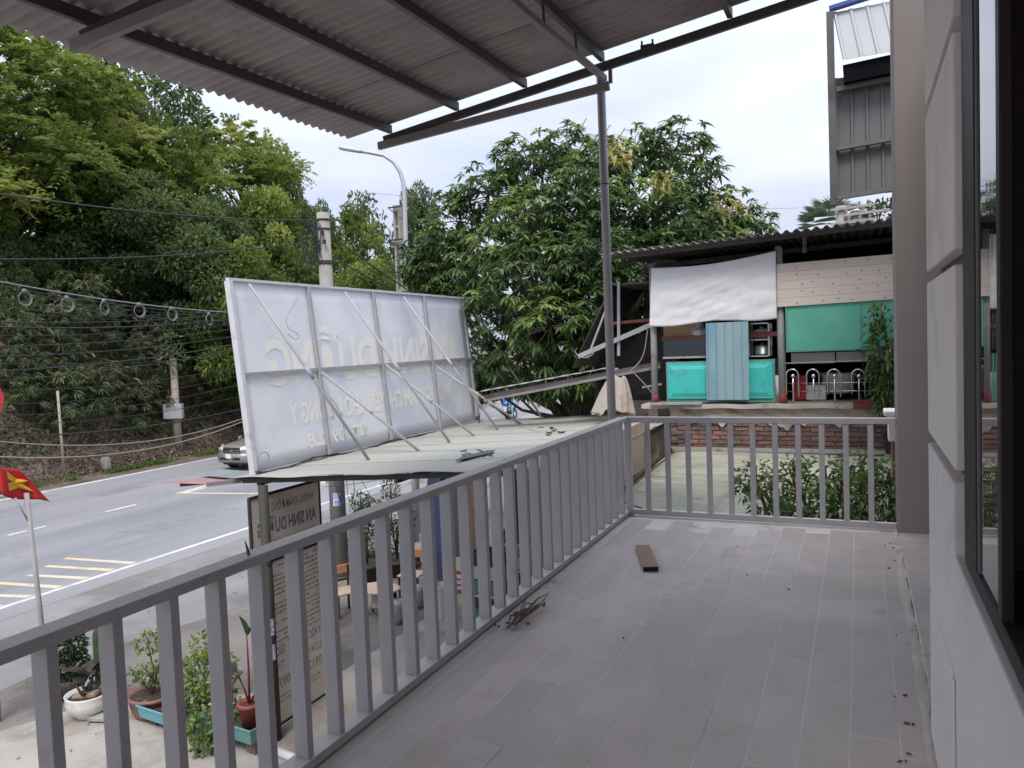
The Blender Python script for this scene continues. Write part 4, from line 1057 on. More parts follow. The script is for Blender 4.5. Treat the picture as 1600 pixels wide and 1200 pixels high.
# white bowl with purple leaved plant
q = onz(140, 1118, ZS); t = thing('potted_plant', 'white round bowl with a gnarled purple leaved plant', 'potted plant', (q[0], q[1], ZS))
pot(t, (q[0], q[1], ZS), [(.15, 0), (.17, .03), (.27, .14), (.30, .24), (.285, .30), (.30, .33), (.27, .33), (.25, .27)], 'ceramic_white', .262, .28)
b = MB(); C = V3((q[0], q[1], ZS + .28))
for k in range(5):
    e = C + V3((RNG.normal(0, .12), RNG.normal(0, .1), RNG.uniform(.25, .45)))
    b.tube([C + V3((RNG.normal(0, .05), RNG.normal(0, .05), 0)), (C + e) / 2 + RNG.normal(0, .03, 3), e], [.03, .022, .012], 6)
b.build('stem', 'bark', t, smooth=True)
b = MB(); b.box(C + V3((0, -.03, .03)), (.34, .15, .07), np.linalg.qr(np.eye(3) + .2 * RNG.normal(size=(3, 3)))[0]); b.build('driftwood', 'plank_wood', t, bevel=.02)
lf = None
for k in range(8):
    a_ = k * 0.8 + 0.3; 
    leaves('leaf', [C + V3((.03 * math.cos(a_), .03 * math.sin(a_), .22 + .05 * (k % 3)))], [V3((math.cos(a_), math.sin(a_), .7 + .2 * (k % 2)))], .36, .17, [RNG.random()], 'leaf_purple', t, seg=2, droop=.35, jit=.2, kind=None)
# white pot with cactus
q = onz(159, 1106, ZS); t = thing('potted_cactus', 'white pot with a tall dark green columnar cactus', 'potted plant', (q[0], q[1], ZS))
pot(t, (q[0], q[1], ZS), [(.13, 0), (.145, .06), (.16, .34), (.185, .36), (.185, .40), (.16, .40), (.15, .3)], 'plastic_white', .16, .36)
b = MB()
for z0, h, dx in ((.34, .85, 0), (.34, .62, .07)):
    o = len(b.v); n_ = 16
    rows = np.linspace(0, 1, 9)
    for u in rows:
        for j in range(n_):
            rr = (.062 if j % 2 else .04) * (1 if u < .85 else (1 - (u - .85) / .15 * .75))
            tt = 2 * math.pi * j / n_
            b.v.append((q[0] + dx + rr * math.cos(tt), q[1] + rr * math.sin(tt), ZS + z0 + h * u))
    for i in range(8):
        for j in range(n_): b.f.append((o + i * n_ + j, o + i * n_ + (j + 1) % n_, o + (i + 1) * n_ + (j + 1) % n_, o + (i + 1) * n_ + j))
    b.f.append(tuple(o + 8 * n_ + j for j in range(n_)))
M('cactus', (0.045, 0.085, 0.04), .7, .2, 8, None, bump=.3, bs=60)
b.build('cactus_stem', 'cactus', t, smooth=True)
b = MB(); q = onz(158, 1128, ZS); b.box((q[0], q[1] + .1, ZS + .05), (.40, .3, .06), (unit((1, .3, 0)), unit((-.3, 1, 0)), V3((0, 0, 1)))); tag(b.build('stone_block', 'stone_grey', bevel=.015), 'flat stone block on the slab under the white pots', 'stone')
# brown oblong pot with young tree
q = onz(228, 1122, ZS); t = thing('potted_tree', 'broad brown pot with a slim young bright leaved tree', 'potted plant', (q[0], q[1] + .12, ZS))
pot(t, (q[0], q[1] + .12, ZS), [(.24, 0), (.28, .08), (.33, .26), (.35, .27), (.35, .31), (.31, .31), (.29, .24)], 'plastic_brown', .31, .27, sy=.9)
shrub(t, (q[0], q[1] + .12, ZS + .28), [((0, 0, .28), (.2, .2, .14), 130), ((.22, .05, .42), (.17, .16, .15), 90), ((-.02, 0, .72), (.16, .16, .15), 110), ((.26, .1, .85), (.14, .14, .22), 110), ((-.22, -.02, .3), (.14, .12, .06), 40)], .085, .042, 'leaf_pot', (0.55, 0.25), stem=.016)
# blue tray with plants
q = onz(270, 1142, ZS)
axx = unit(V3(onz(320, 1162, ZS)) - V3(onz(222, 1128, ZS))); axy = np.cross((0, 0, 1), axx)
def tray(name, label, c, L_, W_, H_, mat, foot=None):
    t = thing(name, label, 'planter tray', c)
    b = MB(); C = V3(c); o = []
    for (sc_, z) in ((.88, 0), (1.0, H_), (1.06, H_), (1.06, H_ + .03), (.97, H_ + .03), (.84, .03)):
        for sx_, sy_ in ((-1, -1), (1, -1), (1, 1), (-1, 1)):
            o.append(C + axx * sx_ * L_ / 2 * (1 - (1 - sc_) * W_ / L_) + axy * sy_ * W_ / 2 * sc_ + V3((0, 0, z)))
    fs = [(3, 2, 1, 0)]
    for i in range(5):
        for j in range(4): fs.append((i * 4 + j, i * 4 + (j + 1) % 4, (i + 1) * 4 + (j + 1) % 4, (i + 1) * 4 + j))
    fs.append((20, 21, 22, 23))
    b.add(o, fs); b.build('tray_body', mat, t, bevel=.008)
    b = MB(); b.box(C + V3((0, 0, H_ * .55)), (L_ * .92, W_ * .86, .03), (axx, axy, V3((0, 0, 1)))); b.build('soil', 'potting_soil', t)
    if foot:
        for sx_ in (-.35, .38):
            b = MB(); b.box(C + axx * L_ * sx_ + V3((0, 0, -foot / 2)), (.16, .22, foot - .002), (axx, axy, V3((0, 0, 1)))); b.build('brick_foot', 'brick_dark', t)
    return t
tray('planter_tray', 'long light blue plastic planter tray on the slab', (q[0], q[1] + .1, ZS + .10), 1.15, .42, .15, 'tray_blue', .10)
q2 = onz(352, 1166, ZS); tray('planter_tray', 'green blue planter tray on brick feet beside the porch post', (q2[0] + .1, q2[1] + .12, ZS + .16), .95, .40, .17, 'tray_teal', .16)
p_ = V3((q[0], q[1] + .1, ZS + .2)) + axx * (-.08)
t = thing('potted_seedling', 'small red brown pot standing in the light blue tray', 'potted plant', p_)
pot(t, p_, [(.07, 0), (.10, .16), (.115, .16), (.115, .19), (.095, .19)], 'plastic_red', .095, .16)
q = onz(312, 1150, ZS); t = thing('leafy_plant', 'bushy bright green leafy plant behind the planter trays', 'potted plant', (q[0], q[1] + .1, ZS))
shrub(t, (q[0], q[1] + .1, ZS + .15), [((0, .1, .62), (.42, .35, .28), 620), ((-.2, .05, .40), (.3, .3, .22), 320), ((.2, 0, .26), (.32, .3, .2), 320), ((-.12, .2, .92), (.22, .2, .18), 150), ((.05, -.12, -.02), (.2, .16, .13), 130)], .08, .05, 'leaf_pot', (0.62, 0.28), stem=.012)
q = onz(318, 1175, ZS); t = thing('leafy_plant', 'low green creeper spilling off the planter tray onto the slab', 'plant', (q[0], q[1], ZS))
shrub(t, (q[0], q[1], ZS + .05), [((0, 0, .28), (.22, .16, .16), 150), ((.05, -.05, .08), (.14, .12, .1), 80)], .09, .065, 'leaf_pot', (0.5, 0.25), stem=.01)
q3 = V3((q2[0] + .1, q2[1] + .12, ZS + .30)) + axx * .25
t = thing('potted_rubber_plant', 'red pot with a small broad leaved plant standing in the tray by the post', 'potted plant', q3)
pot(t, q3, [(.10, 0), (.13, .24), (.15, .24), (.15, .29), (.125, .29), (.115, .24)], 'plastic_red', .12, .25)
b = MB(); C = q3 + V3((0, 0, .25))
for dx, dy, h in ((-.17, 0, .38), (.0, .02, .9), (.2, .05, .35)): b.tube([C, C + V3((dx * .4, dy, h * .5)), C + V3((dx, dy, h))], [.016, .013, .008], 6)
b.build('stem', 'maroon', t, smooth=True)
for (x, y, z, a_, l_, w_, tn) in ((-.17, 0, .38, (-.8, -.1, .35), .3, .19, .3), (0, .02, .85, (-.25, -.1, 1), .34, .17, .35), (.02, .02, .88, (.5, .1, .85), .26, .05, .4), (.2, .05, .35, (.5, 0, .7), .16, .03, .4), (.05, .02, .6, (.8, -.1, .3), .1, .05, .6), (-.06, 0, .42, (-.5, -.3, -.6), .24, .16, .99)):
    leaves('leaf', [C + V3((x, y, z))], [a_], l_, w_, [tn if tn < .9 else .2], 'leaf_dark' if tn < .9 else 'leaf_brown', t, seg=2, jit=.15, droop=.1, kind=None)
# shrubs and black planters behind the table
for i, (px, py, h, lab) in enumerate(((575, 905, 1.5, 'dark green potted shrub left of the pair behind the chairs'), (622, 898, 1.7, 'dark green potted shrub right of the pair behind the chairs'))):
    q = onz(px, py, ZG); t = thing('potted_shrub', lab, 'potted plant', (q[0], q[1], ZG))
    pot(t, (q[0], q[1], ZG), [(.25, 0), (.33, .3), (.36, .3), (.36, .36), (.31, .36)], 'wood_dark', .31, .32)
    shrub(t, (q[0], q[1], ZG + .35), [((0, 0, .5), (.42, .42, .4), 620), ((.1, 0, 1.0), (.38, .38, .45), 620), ((-.1, 0, h - .15), (.22, .22, .25), 200)], .08, .038, 'leaf_dark', (0.5, 0.28), stem=.022)
q = onz(595, 885, ZG); b = MB(); b.bb((q[0] - .7, q[1], ZG), (q[0] + .9, q[1] + .3, ZG + .28)); tag(b.build('black_planter', 'wood_dark', bevel=.02), 'long black planter trough below the potted shrubs', 'planter')
q = onz(651, 846, ZG); b = MB(); b.tube([(q[0], q[1], ZG), (q[0], q[1], .1)], .07, 10); tag(b.build('steel_post', 'pipe_grey', smooth=True), 'grey steel post standing at the road edge beyond the shrubs', 'post')
q = onz(615, 800, ZG); t = thing('sapling', 'thin sparse sapling by the road beyond the railing', 'sapling', (q[0], q[1], ZG))
shrub(t, (q[0], q[1], ZG), [((0, 0, 1.3), (.4, .4, .35), 60), ((.2, 0, 1.7), (.35, .3, .35), 60)], .10, .05, 'leaf_olive', (0.5, 0.2), stem=.014)

# flag
FX = -9.9
fb = onx(66, 985, FX); ft = onx(42, 776, FX)
fd = unit(ft - fb); foot = fb - fd * ((fb[2] - ZS) / fd[2])
fg = thing('flag', 'red national flag with yellow star on a slim grey pole', 'flag', (foot[0], foot[1], ZS))
b = MB(); b.tube([foot, ft + fd * 0.05], 0.032, 10); b.build('pole', 'pipe_grey', fg, smooth=True)
b = MB(); b.tube([onx(24, 778, FX), onx(44, 815, FX)], .012, 6); b.build('stay_rod', 'galv', fg, smooth=True)
# cloth spanned between four measured corners, rippled in depth
c00, c10, c11, c01 = [onx(x, y, FX) for x, y in ((-34, 706), (20, 782), (83, 785), (30, 728))]
c00, c01, c10, c11 = onx(-8, 724, FX), onx(38, 741, FX), onx(18, 777, FX), onx(82, 784, FX)
def flagp(u, v):
    p = (c00 * (1 - u) + c01 * u) * (1 - v) + (c10 * (1 - u) + c11 * u) * v
    return p + V3((0.05 * math.sin(u * 7 + v * 3), -0.04 * math.sin(u * 7 + v * 2), -0.02 * math.sin(u * 6)))
b = MB(); b.grid(lambda u, v: flagp(u, v), list(np.linspace(-0.25, 1, 20)), list(np.linspace(0, 1, 14))); b.build('cloth', 'red_flag', fg, smooth=True, solid=.003)
sv = []
cu_, cv_ = 0.36, 0.45
ew = np.linalg.norm(c01 - c00); eh = np.linalg.norm(c10 - c00)
for k in range(10):
    rr = 0.20 if k % 2 == 0 else 0.082
    a_ = -math.pi / 2 + k * math.pi / 5
    sv.append((cu_ + rr * math.cos(a_) / ew * 0.95, cv_ + rr * math.sin(a_) / eh * 0.95))
for side in (1, -1):
    b = MB(); tov = unit(EYE - c00) * 0.006 * side
    ring = [flagp(*p) + tov for p in sv]; mid_ = flagp(cu_, cv_) + tov
    b.add([mid_] + ring, [(0, k + 1, (k + 1) % 10 + 1) for k in range(10)]); b.build('star', 'yellow_star', fg)
rs = onx(-36, 625, -11.0); t = thing('round_sign', 'red round sign cut by the left picture edge', 'sign', (rs[0], rs[1], ZG))
b = MB()
ax_n = unit(EYE - rs); ax_u = unit(np.cross((0, 0, 1), ax_n)); ax_v = np.cross(ax_n, ax_u)
ring = [rs + (ax_u * math.cos(k * math.pi / 16) + ax_v * math.sin(k * math.pi / 16)) * .31 for k in range(32)]
b.add(ring + [p - ax_n * .02 for p in ring], [tuple(range(32)), tuple(reversed(range(32, 64)))] + [(k, k + 32, (k + 1) % 32 + 32, (k + 1) % 32) for k in range(32)]); b.build('disc', 'sign_red', t)
b = MB(); b.tube([(rs[0] - .05, rs[1], ZG), (rs[0] - .05, rs[1], rs[2] + .3)], .035, 10); b.build('pole', 'galv', t, smooth=True)

# ================================================================== ROAD FURNITURE
q = onz(280, 717, ZG); fp_ = thing('utility_pole', 'old concrete pole with grey cabinet beyond the road under the hillside', 'utility pole', (-31.0, 27.8, ZG))
X_, Y_ = -31.0, 27.8
topz = onx(272, 560, X_)[2]
b = MB(); b.tube([(X_, Y_, ZG), (X_, Y_, topz)], [.21, .16], 14); b.build('shaft', 'concrete_far', fp_, smooth=True)
b = MB(); b.tube([(X_ - .45, Y_ + .25, ZG), (X_ - .45, Y_ + .25, topz - 1.8)], [.16, .14], 10); b.build('stub_shaft', 'concrete_far', fp_, smooth=True)
cz_ = onx(275, 642, X_)[2]
b = MB(); b.box((X_ + .1, Y_ - .25, cz_), (.92, .3, .72), (R0, F0, U0)); b.build('cabinet', 'galv', fp_, bevel=.02)
q = onz(101, 752, ZG); b = MB(); b.tube([(q[0], q[1], ZG), (q[0] - .05, q[1], onx(99, 610, q[0])[2])], .052, 8); tag(b.build('marker_post', 'concrete_far', smooth=True), 'thin pale post standing on the far verge left of the milestone', 'post')
q = onz(166, 738, ZG); b = MB()
b.bb((q[0] - .2, q[1] - .12, ZG), (q[0] + .2, q[1] + .12, ZG + .62)); b.bb((q[0] - .16, q[1] - .1, ZG + .62), (q[0] + .16, q[1] + .1, ZG + .68)); tag(b.build('milestone', 'concrete_pole', bevel=.03), 'squat pale milestone on the grass verge across the road', 'milestone')
b = MB(); b.bb((-29.2, 12, ZG), (-28.98, 18.6, ZG + .12)); tag(b.build('kerb_stone', 'kerb', bevel=.02), 'old low kerb edging the far verge behind the flag', 'kerb')

# street lamp
lx, ly = ond(636, 455, 20.5)[:2]
lamp = thing('street_lamp', 'tall galvanised street lamp with curved arm and flat head', 'street lamp', (lx, ly, ZG))
lpts = [(638, 460), (634, 380), (632, 310), (630, 285), (625, 268), (615, 253), (600, 243), (575, 238), (560, 236)]
P3 = [ond(x, y, 20.5) for x, y in lpts]
P3 = [V3((lx, ly, ZG))] + P3
b = MB(); b.tube(P3, [.10, .07, .062, .058, .056, .054, .052, .05, .048, .046], 12); b.build('pole', 'galv', lamp, smooth=True)
h0, h1 = ond(564, 237, 20.5), ond(530, 231, 20.5)
b = MB(); b.beam(h0, h1, .20, .06); b.beam(h0 * .8 + h1 * .2 + V3((0, 0, .03)), h0 * .2 + h1 * .8 + V3((0, 0, .03)), .12, .06); b.build('lamp_head', 'galv', lamp, bevel=.015)
b = MB(); b.beam(h0 * .7 + h1 * .3 - V3((0, 0, .034)), h0 * .1 + h1 * .9 - V3((0, 0, .034)), .15, .012); b.build('lens', 'lamp_glass', lamp)
# square pole with step irons
hx, hy = ond(627, 455, 30)[:2]
hp = thing('utility_pole', 'slender square concrete pole with step irons behind the street lamp', 'utility pole', (hx, hy, ZG))
tz = ond(622, 322, 30)[2]
b = MB()
for dx in (-.10, .10): b.beam((hx + dx * 1.3, hy, ZG), (hx + dx, hy, tz), .22, .085, (1, 0, 0))
b.build('shaft', 'concrete_far', hp)
for k in range(14):
    z = tz - .2 - k * .62
    b = MB(); b.bb((hx - .057, hy - .09, z - .05), (hx + .057, hy + .09, z + .05)); b.build('rung', 'concrete_far', hp)
for k, z in enumerate((tz - .1, tz - 1.35, tz - 2.6)):
    b = MB(); b.beam((hx - .30, hy - .2, z), (hx + .42, hy - .2, z), .05, .05); b.beam((hx - .25, hy - .2, z - .05), (hx + .38, hy - .2, z - .55), .03, .03); b.build('cross_arm', 'cable_black', hp)

# cables along the road: measured at the left edge and at the billboard edge, hung on the pole line x = -10.6
def sag(p, q, s, n=14):
    return [p * (1 - t) + q * t - V3((0, 0, 4 * s * t * (1 - t))) for t in np.linspace(0, 1, n)]
pole_p = lambda z: V3((UPX, UPY - .15, z))
cab = [((0, 303), (483, 344), .020, 'cable_black', 'upper black cable crossing the sky side of the hill trees to the pole top'),
       ((0, 405), (480, 378), .018, 'cable_black', 'second black cable below the pole top, crossing the trees'),
       ((0, 440), (356, 488), .018, 'cable_grey', 'grey messenger cable carrying the row of cable rings'),
       ((0, 447), (356, 492), .013, 'cable_black', 'cable running just below the ringed messenger cable'),
       ((0, 466), (356, 503), .012, 'cable_black', 'slanting cable passing through the row of rings'),
       ((0, 490), (356, 486), .009, 'cable_black', 'thin nearly level cable behind the rings'),
       ((0, 503), (356, 491), .013, 'cable_black', 'black cable rising to the right just below the rings'),
       ((0, 511), (356, 500), .020, 'cable_black', 'thicker black cable below the rings'),
       ((0, 541), (356, 515), .013, 'cable_black', 'black cable next below the thicker one'),
       ((0, 557), (356, 527), .013, 'cable_black', 'black cable crossing mid hillside above the old pole top'),
       ((0, 580), (356, 540), .018, 'cable_black', 'upper of the two cables meeting at the old pole top'),
       ((0, 595), (356, 548), .014, 'cable_black', 'lower of the two cables meeting at the old pole top'),
       ((0, 610), (356, 575), .009, 'cable_black', 'thin dark cable below the old pole top'),
       ((0, 650), (356, 605), .009, 'cable_black', 'thin dark cable in front of the grey cabinet'),
       ((0, 455), (356, 496), .008, 'cable_black', 'hair thin cable just under the cable below the ringed messenger'),
       ((0, 478), (356, 509), .008, 'cable_black', 'hair thin cable crossing behind the lower halves of the rings'),
       ((0, 524), (356, 507), .009, 'cable_black', 'thin cable between the thicker black cable and the next one down'),
       ((0, 568), (356, 556), .009, 'cable_black', 'thin cable just above the two that meet at the old pole top'),
       ((0, 632), (360, 590), .008, 'cable_black', 'hair thin cable crossing the bamboo above the grey cabinet'),
       ((0, 664), (362, 622), .008, 'cable_black', 'hair thin cable crossing the foot of the bamboo at cabinet height'),
       ((0, 683), (372, 640), .016, 'cable_black', 'dark cable crossing the brown bank below the cabinet'),
       ((0, 690), (376, 655), .016, 'cable_cream', 'upper pale sagging cable over the brown bank'),
       ((0, 714), (376, 660), .020, 'cable_cream', 'lower pale sagging cable over the brown bank')]
for i, (l_, r_, rad, mt, lab) in enumerate(cab):
    CXX = -10.62
    A = onx(*l_, CXX); B = onx(*r_, CXX)
    d = (B - A); A2 = A - d * 1.6; 
    tt = (UPY - A[1]) / d[1]; E_ = A + d * tt
    s = .10 if i < 2 else .22 if mt == 'cable_cream' else .06 if l_[1] < 600 else .1
    # sag is zero at both measured points' mean; the pole end closes on the pole
    pts = [A2] + [A - d * .8 + V3((0, 0, -s * .2))] + sag(A, B, s) + [E_]
    b = MB(); b.tube(pts, rad * .6, 5, cap=False)
    tag(b.build('utility_cable', mt, smooth=True), lab, 'cable', 'utility cables strung along the road')
for i, (x, y) in enumerate(((38, 461), (104, 471), (162, 476), (217, 481), (268, 487), (326, 495))):
    c = onx(x, y, -10.62); b = MB(); rr = .085
    vv = unit((0.25 * math.sin(i * 2.3), 1, 0))
    for k in range(3):
        b.tube([c + V3((0, .0, 0)) + vv * (rr + .006 * k) * math.cos(t) + V3((.01 * k, 0, (rr + .01 * k) * math.sin(t) - .05)) for t in np.linspace(0, 2 * math.pi, 20)], .0055, 5, cap=False)
    b.box(c + V3((0, 0, rr - .03)), (.03, .05, .06))
    tag(b.build('cable_ring', 'cable_grey', smooth=True), ['leftmost', 'second from left', 'third from left', 'fourth from left', 'fifth from left', 'rightmost'][i] + ' cable ring hanging from the grey messenger cable', 'cable ring', 'cable rings hung in a row')
for i, (a_, b_, l2) in enumerate((((514, 358), (662, 462), 'upper black cable slanting down from the concrete pole to the right'), ((512, 392), (645, 462), 'lower black cable slanting down from the concrete pole to the right'))):
    A = pole_p(ond(*a_, 17)[2]); B = ond(*b_, 19); E_ = A + (B - A) * 1.7
    b = MB(); b.tube(sag(A, E_, .12), .016, 5, cap=False); tag(b.build('utility_cable', 'cable_black', smooth=True), l2, 'cable')
b = MB(); b.tube(sag(ond(560, 300, 34), ond(1330, 322, 40), .4, 20), .008, 4, cap=False); tag(b.build('utility_cable', 'cable_grey'), 'very thin distant wire crossing the sky behind the mango tree', 'cable')
# ================================================================== PICKUP TRUCK
def pickup(cx, fy, label):
    """silver pickup, front at y = fy facing -Y, centre x = cx"""
    t = thing('pickup_truck', label, 'pickup truck', (cx, fy + 2.6, ZG))
    W2 = .92
    # body cross sections along y: (y, half width, sill z, shoulder z, top z)
    def section(hw, z0, z1, crown=.03, n=5):
        pts = [(-hw * .90, z0), (-hw * .985, z0 + .12), (-hw, z0 + (z1 - z0) * .55), (-hw * .965, z1 - .06), (-hw * .86, z1 - .005)]
        pts += [(-hw * .45, z1 + crown * .8), (0, z1 + crown), (hw * .45, z1 + crown * .8)]
        pts += [(hw * .86, z1 - .005), (hw * .965, z1 - .06), (hw, z0 + (z1 - z0) * .55), (hw * .985, z0 + .12), (hw * .90, z0)]
        return pts
    st_ = [(0.0, .70, .42, .98), (.06, .80, .38, 1.03), (.22, .89, .36, 1.08), (.6, .92, .36, 1.12), (1.25, .925, .38, 1.17), (1.6, .925, .38, 1.18), (3.3, .925, .38, 1.18), (5.2, .92, .42, 1.16), (5.28, .88, .45, 1.12)]
    b = MB(); n_ = 13
    for (y, hw, z0, z1) in st_:
        for (x, z) in section(hw, z0, z1, .05 if y < 1.5 else .01): b.v.append((cx + x, fy + y, ZG + z))
    for i in range(len(st_) - 1):
        for j in range(n_): b.f.append((i * n_ + j, (i + 1) * n_ + j, (i + 1) * n_ + (j + 1) % n_, i * n_ + (j + 1) % n_))
    b.f.append(tuple(range(n_))); b.f.append(tuple(reversed(range((len(st_) - 1) * n_, len(st_) * n_))))
    body = b.build('body', 'car_paint', t, smooth=True)
    md = body.modifiers.new('sub', 'SUBSURF'); md.levels = md.render_levels = 1
    # cabin
    b = MB(); cs_ = [(1.30, .84, 1.17, 1.20), (2.0, .72, 1.17, 1.74), (2.3, .70, 1.17, 1.80), (3.1, .70, 1.17, 1.79), (3.42, .76, 1.17, 1.19)]
    rows = []
    for (y, hw, z0, z1) in cs_:
        for (x, z) in ((-.86, z0), (-hw, z1 - .04), (-hw * .85, z1), (0, z1 + .02), (hw * .85, z1), (hw, z1 - .04), (.86, z0)): b.v.append((cx + x, fy + y, ZG + z))
    for i in range(4):
        for j in range(6): b.f.append((i * 7 + j, (i + 1) * 7 + j, (i + 1) * 7 + j + 1, i * 7 + j + 1))
    b.build('cabin', 'car_paint', t, smooth=False, bevel=.01)
    b = MB(); b.add([(cx - .78, fy + 1.34, ZG + 1.235), (cx + .78, fy + 1.34, ZG + 1.235), (cx + .63, fy + 1.95, ZG + 1.715), (cx - .63, fy + 1.95, ZG + 1.715)], [(0, 1, 2, 3)]); b.build('windscreen', 'car_glass', t, solid=.012)
    for s in (-1, 1):
        b = MB(); b.add([(cx + s * .862, fy + 1.62, ZG + 1.22), (cx + s * .862, fy + 3.2, ZG + 1.22), (cx + s * .755, fy + 3.02, ZG + 1.66), (cx + s * .755, fy + 2.05, ZG + 1.66)], [(0, 1, 2, 3)]); b.build('side_window', 'car_glass', t, solid=.012)
        b = MB(); b.add([(cx + s * .48, fy - .01, ZG + .90), (cx + s * .80, fy + .10, ZG + .93), (cx + s * .90, fy + .42, ZG + 1.06), (cx + s * .86, fy + .40, ZG + 1.09), (cx + s * .50, fy + .02, ZG + 1.03)], [(0, 1, 2, 3, 4)]); b.build('headlight', 'lamp_glass', t, solid=.05)
        b = MB(); b.lathe((0, 0, 0), [(.07, 0), (.085, .02), (.06, .03)], 14)
        b.v = [(cx + s * .66 + x, fy - .01 - z + .01, ZG + .57 + y) for x, y, z in b.v]; b.build('fog_lamp', 'car_black', t)
        b = MB(); b.box((cx + s * 1.02, fy + 1.62, ZG + 1.22), (.22, .12, .18)); b.build('mirror', 'car_paint', t, bevel=.03)
        for y in (.92, 4.05):
            w = MB(); prof = [(.24, -.12), (.36, -.125), (.385, -.09), (.385, .09), (.36, .125), (.24, .12)]
            w.lathe((0, 0, 0), prof, 24); w.v = [(cx + s * .80 + z, fy + y + x, ZG + .385 + yy) for x, yy, z in w.v]
            wo = w.build('wheel', 'rubber', t, smooth=False)
            w = MB(); w.lathe((0, 0, 0), [(.23, -.10), (.235, .10), (.2, .1), (.05, .07)], 18); w.v = [(cx + s * (.80) + s * z * 1.05, fy + y + x, ZG + .385 + yy) for x, yy, z in w.v]; w.build('rim', 'alu', wo)
    b = MB(); b.bb((cx - .46, fy - .025, ZG + .79), (cx + .46, fy + .05, ZG + 1.02)); g_ = b.build('grille', 'car_black', t, bevel=.02)
    for z in (.83, .90, .975):
        b = MB(); b.bb((cx - .45, fy - .04, ZG + z - .018), (cx + .45, fy - .022, ZG + z + .018)); b.build('grille_bar', 'chrome', g_)
    b = MB(); b.lathe((0, 0, 0), [(.09, 0), (.085, .02), (.05, .025)], 16, .5); b.v = [(cx + x, fy - .04 - z, ZG + .90 + y) for x, y, z in b.v]; b.build('badge', 'chrome', g_)
    bm = MB(); sec = [(-.90, .30), (-.78, .03), (-.4, -.07), (0, -.09), (.4, -.07), (.78, .03), (.90, .30)]
    for z, o in ((.36, .05), (.44, -.03), (.62, -.05), (.74, -.02), (.77, .03)):
        for (x, y) in sec: bm.v.append((cx + x, fy + y + o, ZG + z))
    for i in range(4):
        for j in range(6): bm.f.append((i * 7 + j, i * 7 + j + 1, (i + 1) * 7 + j + 1, (i + 1) * 7 + j))
    bm.build('bumper', 'car_paint', t, smooth=True, solid=.02)
    b = MB(); b.bb((cx - .55, fy - .135, ZG + .50), (cx + .55, fy - .10, ZG + .61)); b.build('air_intake', 'car_black', t, bevel=.02)
    b = MB(); b.bb((cx - .20, fy - .16, ZG + .58), (cx + .10, fy - .138, ZG + .76)); b.build('number_plate', 'plate_white', t)
    b = MB(); b.bb((cx - .60, fy + .1, ZG + .26), (cx + .60, fy + .5, ZG + .40)); b.build('skid_plate', 'car_black', t)
    return t
q = onz(352, 738, ZG)
pickup(q[0] + .12, q[1] + .3, 'silver grey pickup truck driving towards us, half hidden by the billboard')

# rider far down the road
rq = onz(799, 655, ZG)
rx_, ry_ = rq[0], rq[1]
t = thing('motorbike', 'small dark motorbike on the far road behind the porch roof', 'motorbike', (rx_, ry_, ZG))
for dy in (-.6, .6):
    b = MB(); b.tube([(rx_, ry_ + dy + .27 * math.cos(a), ZG + .29 + .27 * math.sin(a)) for a in np.linspace(0, 2 * math.pi, 17)], .045, 6, cap=False); b.build('wheel', 'rubber', t, smooth=True)
b = MB(); b.tube([(rx_, ry_ - .6, ZG + .3), (rx_, ry_ - .42, ZG + .95)], .05, 6); b.tube([(rx_, ry_ - .35, ZG + .5), (rx_, ry_, ZG + .45), (rx_, ry_ + .3, ZG + .62), (rx_, ry_ + .65, ZG + .66)], [.1, .14, .13, .08], 8); b.tube([(rx_ - .32, ry_ - .4, ZG + 1.0), (rx_ + .32, ry_ - .4, ZG + 1.0)], .02, 6); b.build('frame', 'car_black', t, smooth=True)
b = MB(); b.box((rx_, ry_ + .25, ZG + .76), (.26, .7, .08)); b.build('seat', 'rubber', t, bevel=.03)
def skin_person(name, label, joints, edges_, rads, mats, loc):
    me = bpy.data.meshes.new('body')
    me.from_pydata([tuple(V3(j)) for j in joints], edges_, [])
    o = bpy.data.objects.new(name, me); COL.objects.link(o); o.location = Vector([float(a) for a in loc])
    md = o.modifiers.new('skin', 'SKIN'); 
    for i, r_ in enumerate(rads): me.skin_vertices[0].data[i].radius = (r_, r_)
    me.skin_vertices[0].data[0].use_root = True
    o.modifiers.new('sub', 'SUBSURF').levels = 1
    me.materials.append(MATS[mats]); tag(o, label, 'person'); return o
J = [(0, .15, .86), (0, .10, 1.12), (0, .06, 1.34), (0, .03, 1.48), (0, .0, 1.60), (-.19, .06, 1.36), (-.27, -.12, 1.14), (-.28, -.34, 1.04), (.19, .06, 1.36), (.27, -.12, 1.14), (.28, -.34, 1.04), (-.12, .1, .84), (-.18, -.25, .76), (-.17, -.15, .32), (-.17, -.28, .26), (.12, .1, .84), (.18, -.25, .76), (.17, -.15, .32), (.17, -.28, .26)]
E_ = [(0, 1), (1, 2), (2, 3), (3, 4), (2, 5), (5, 6), (6, 7), (2, 8), (8, 9), (9, 10), (0, 11), (11, 12), (12, 13), (13, 14), (0, 15), (15, 16), (16, 17), (17, 18)]
rad_ = [.15, .15, .16, .06, .09, .075, .055, .04, .075, .055, .04, .10, .075, .055, .045, .10, .075, .055, .045]
po = skin_person('person', 'person in a pale teal shirt riding the far motorbike', J, E_, rad_, 'shirt_teal', (rx_, ry_, ZG))
b = MB(); b.lathe((rx_, ry_, ZG + 1.52), [(.05, 0), (.115, .05), (.125, .13), (.09, .22), (.02, .25)], 12); b.build('helmet', 'hair', po, smooth=True)
b = MB(); b.lathe((rx_, ry_ - .05, ZG + 1.50), [(.03, 0), (.075, .03), (.085, .1), (.05, .13)], 10); b.build('face', 'skin', po, smooth=True)
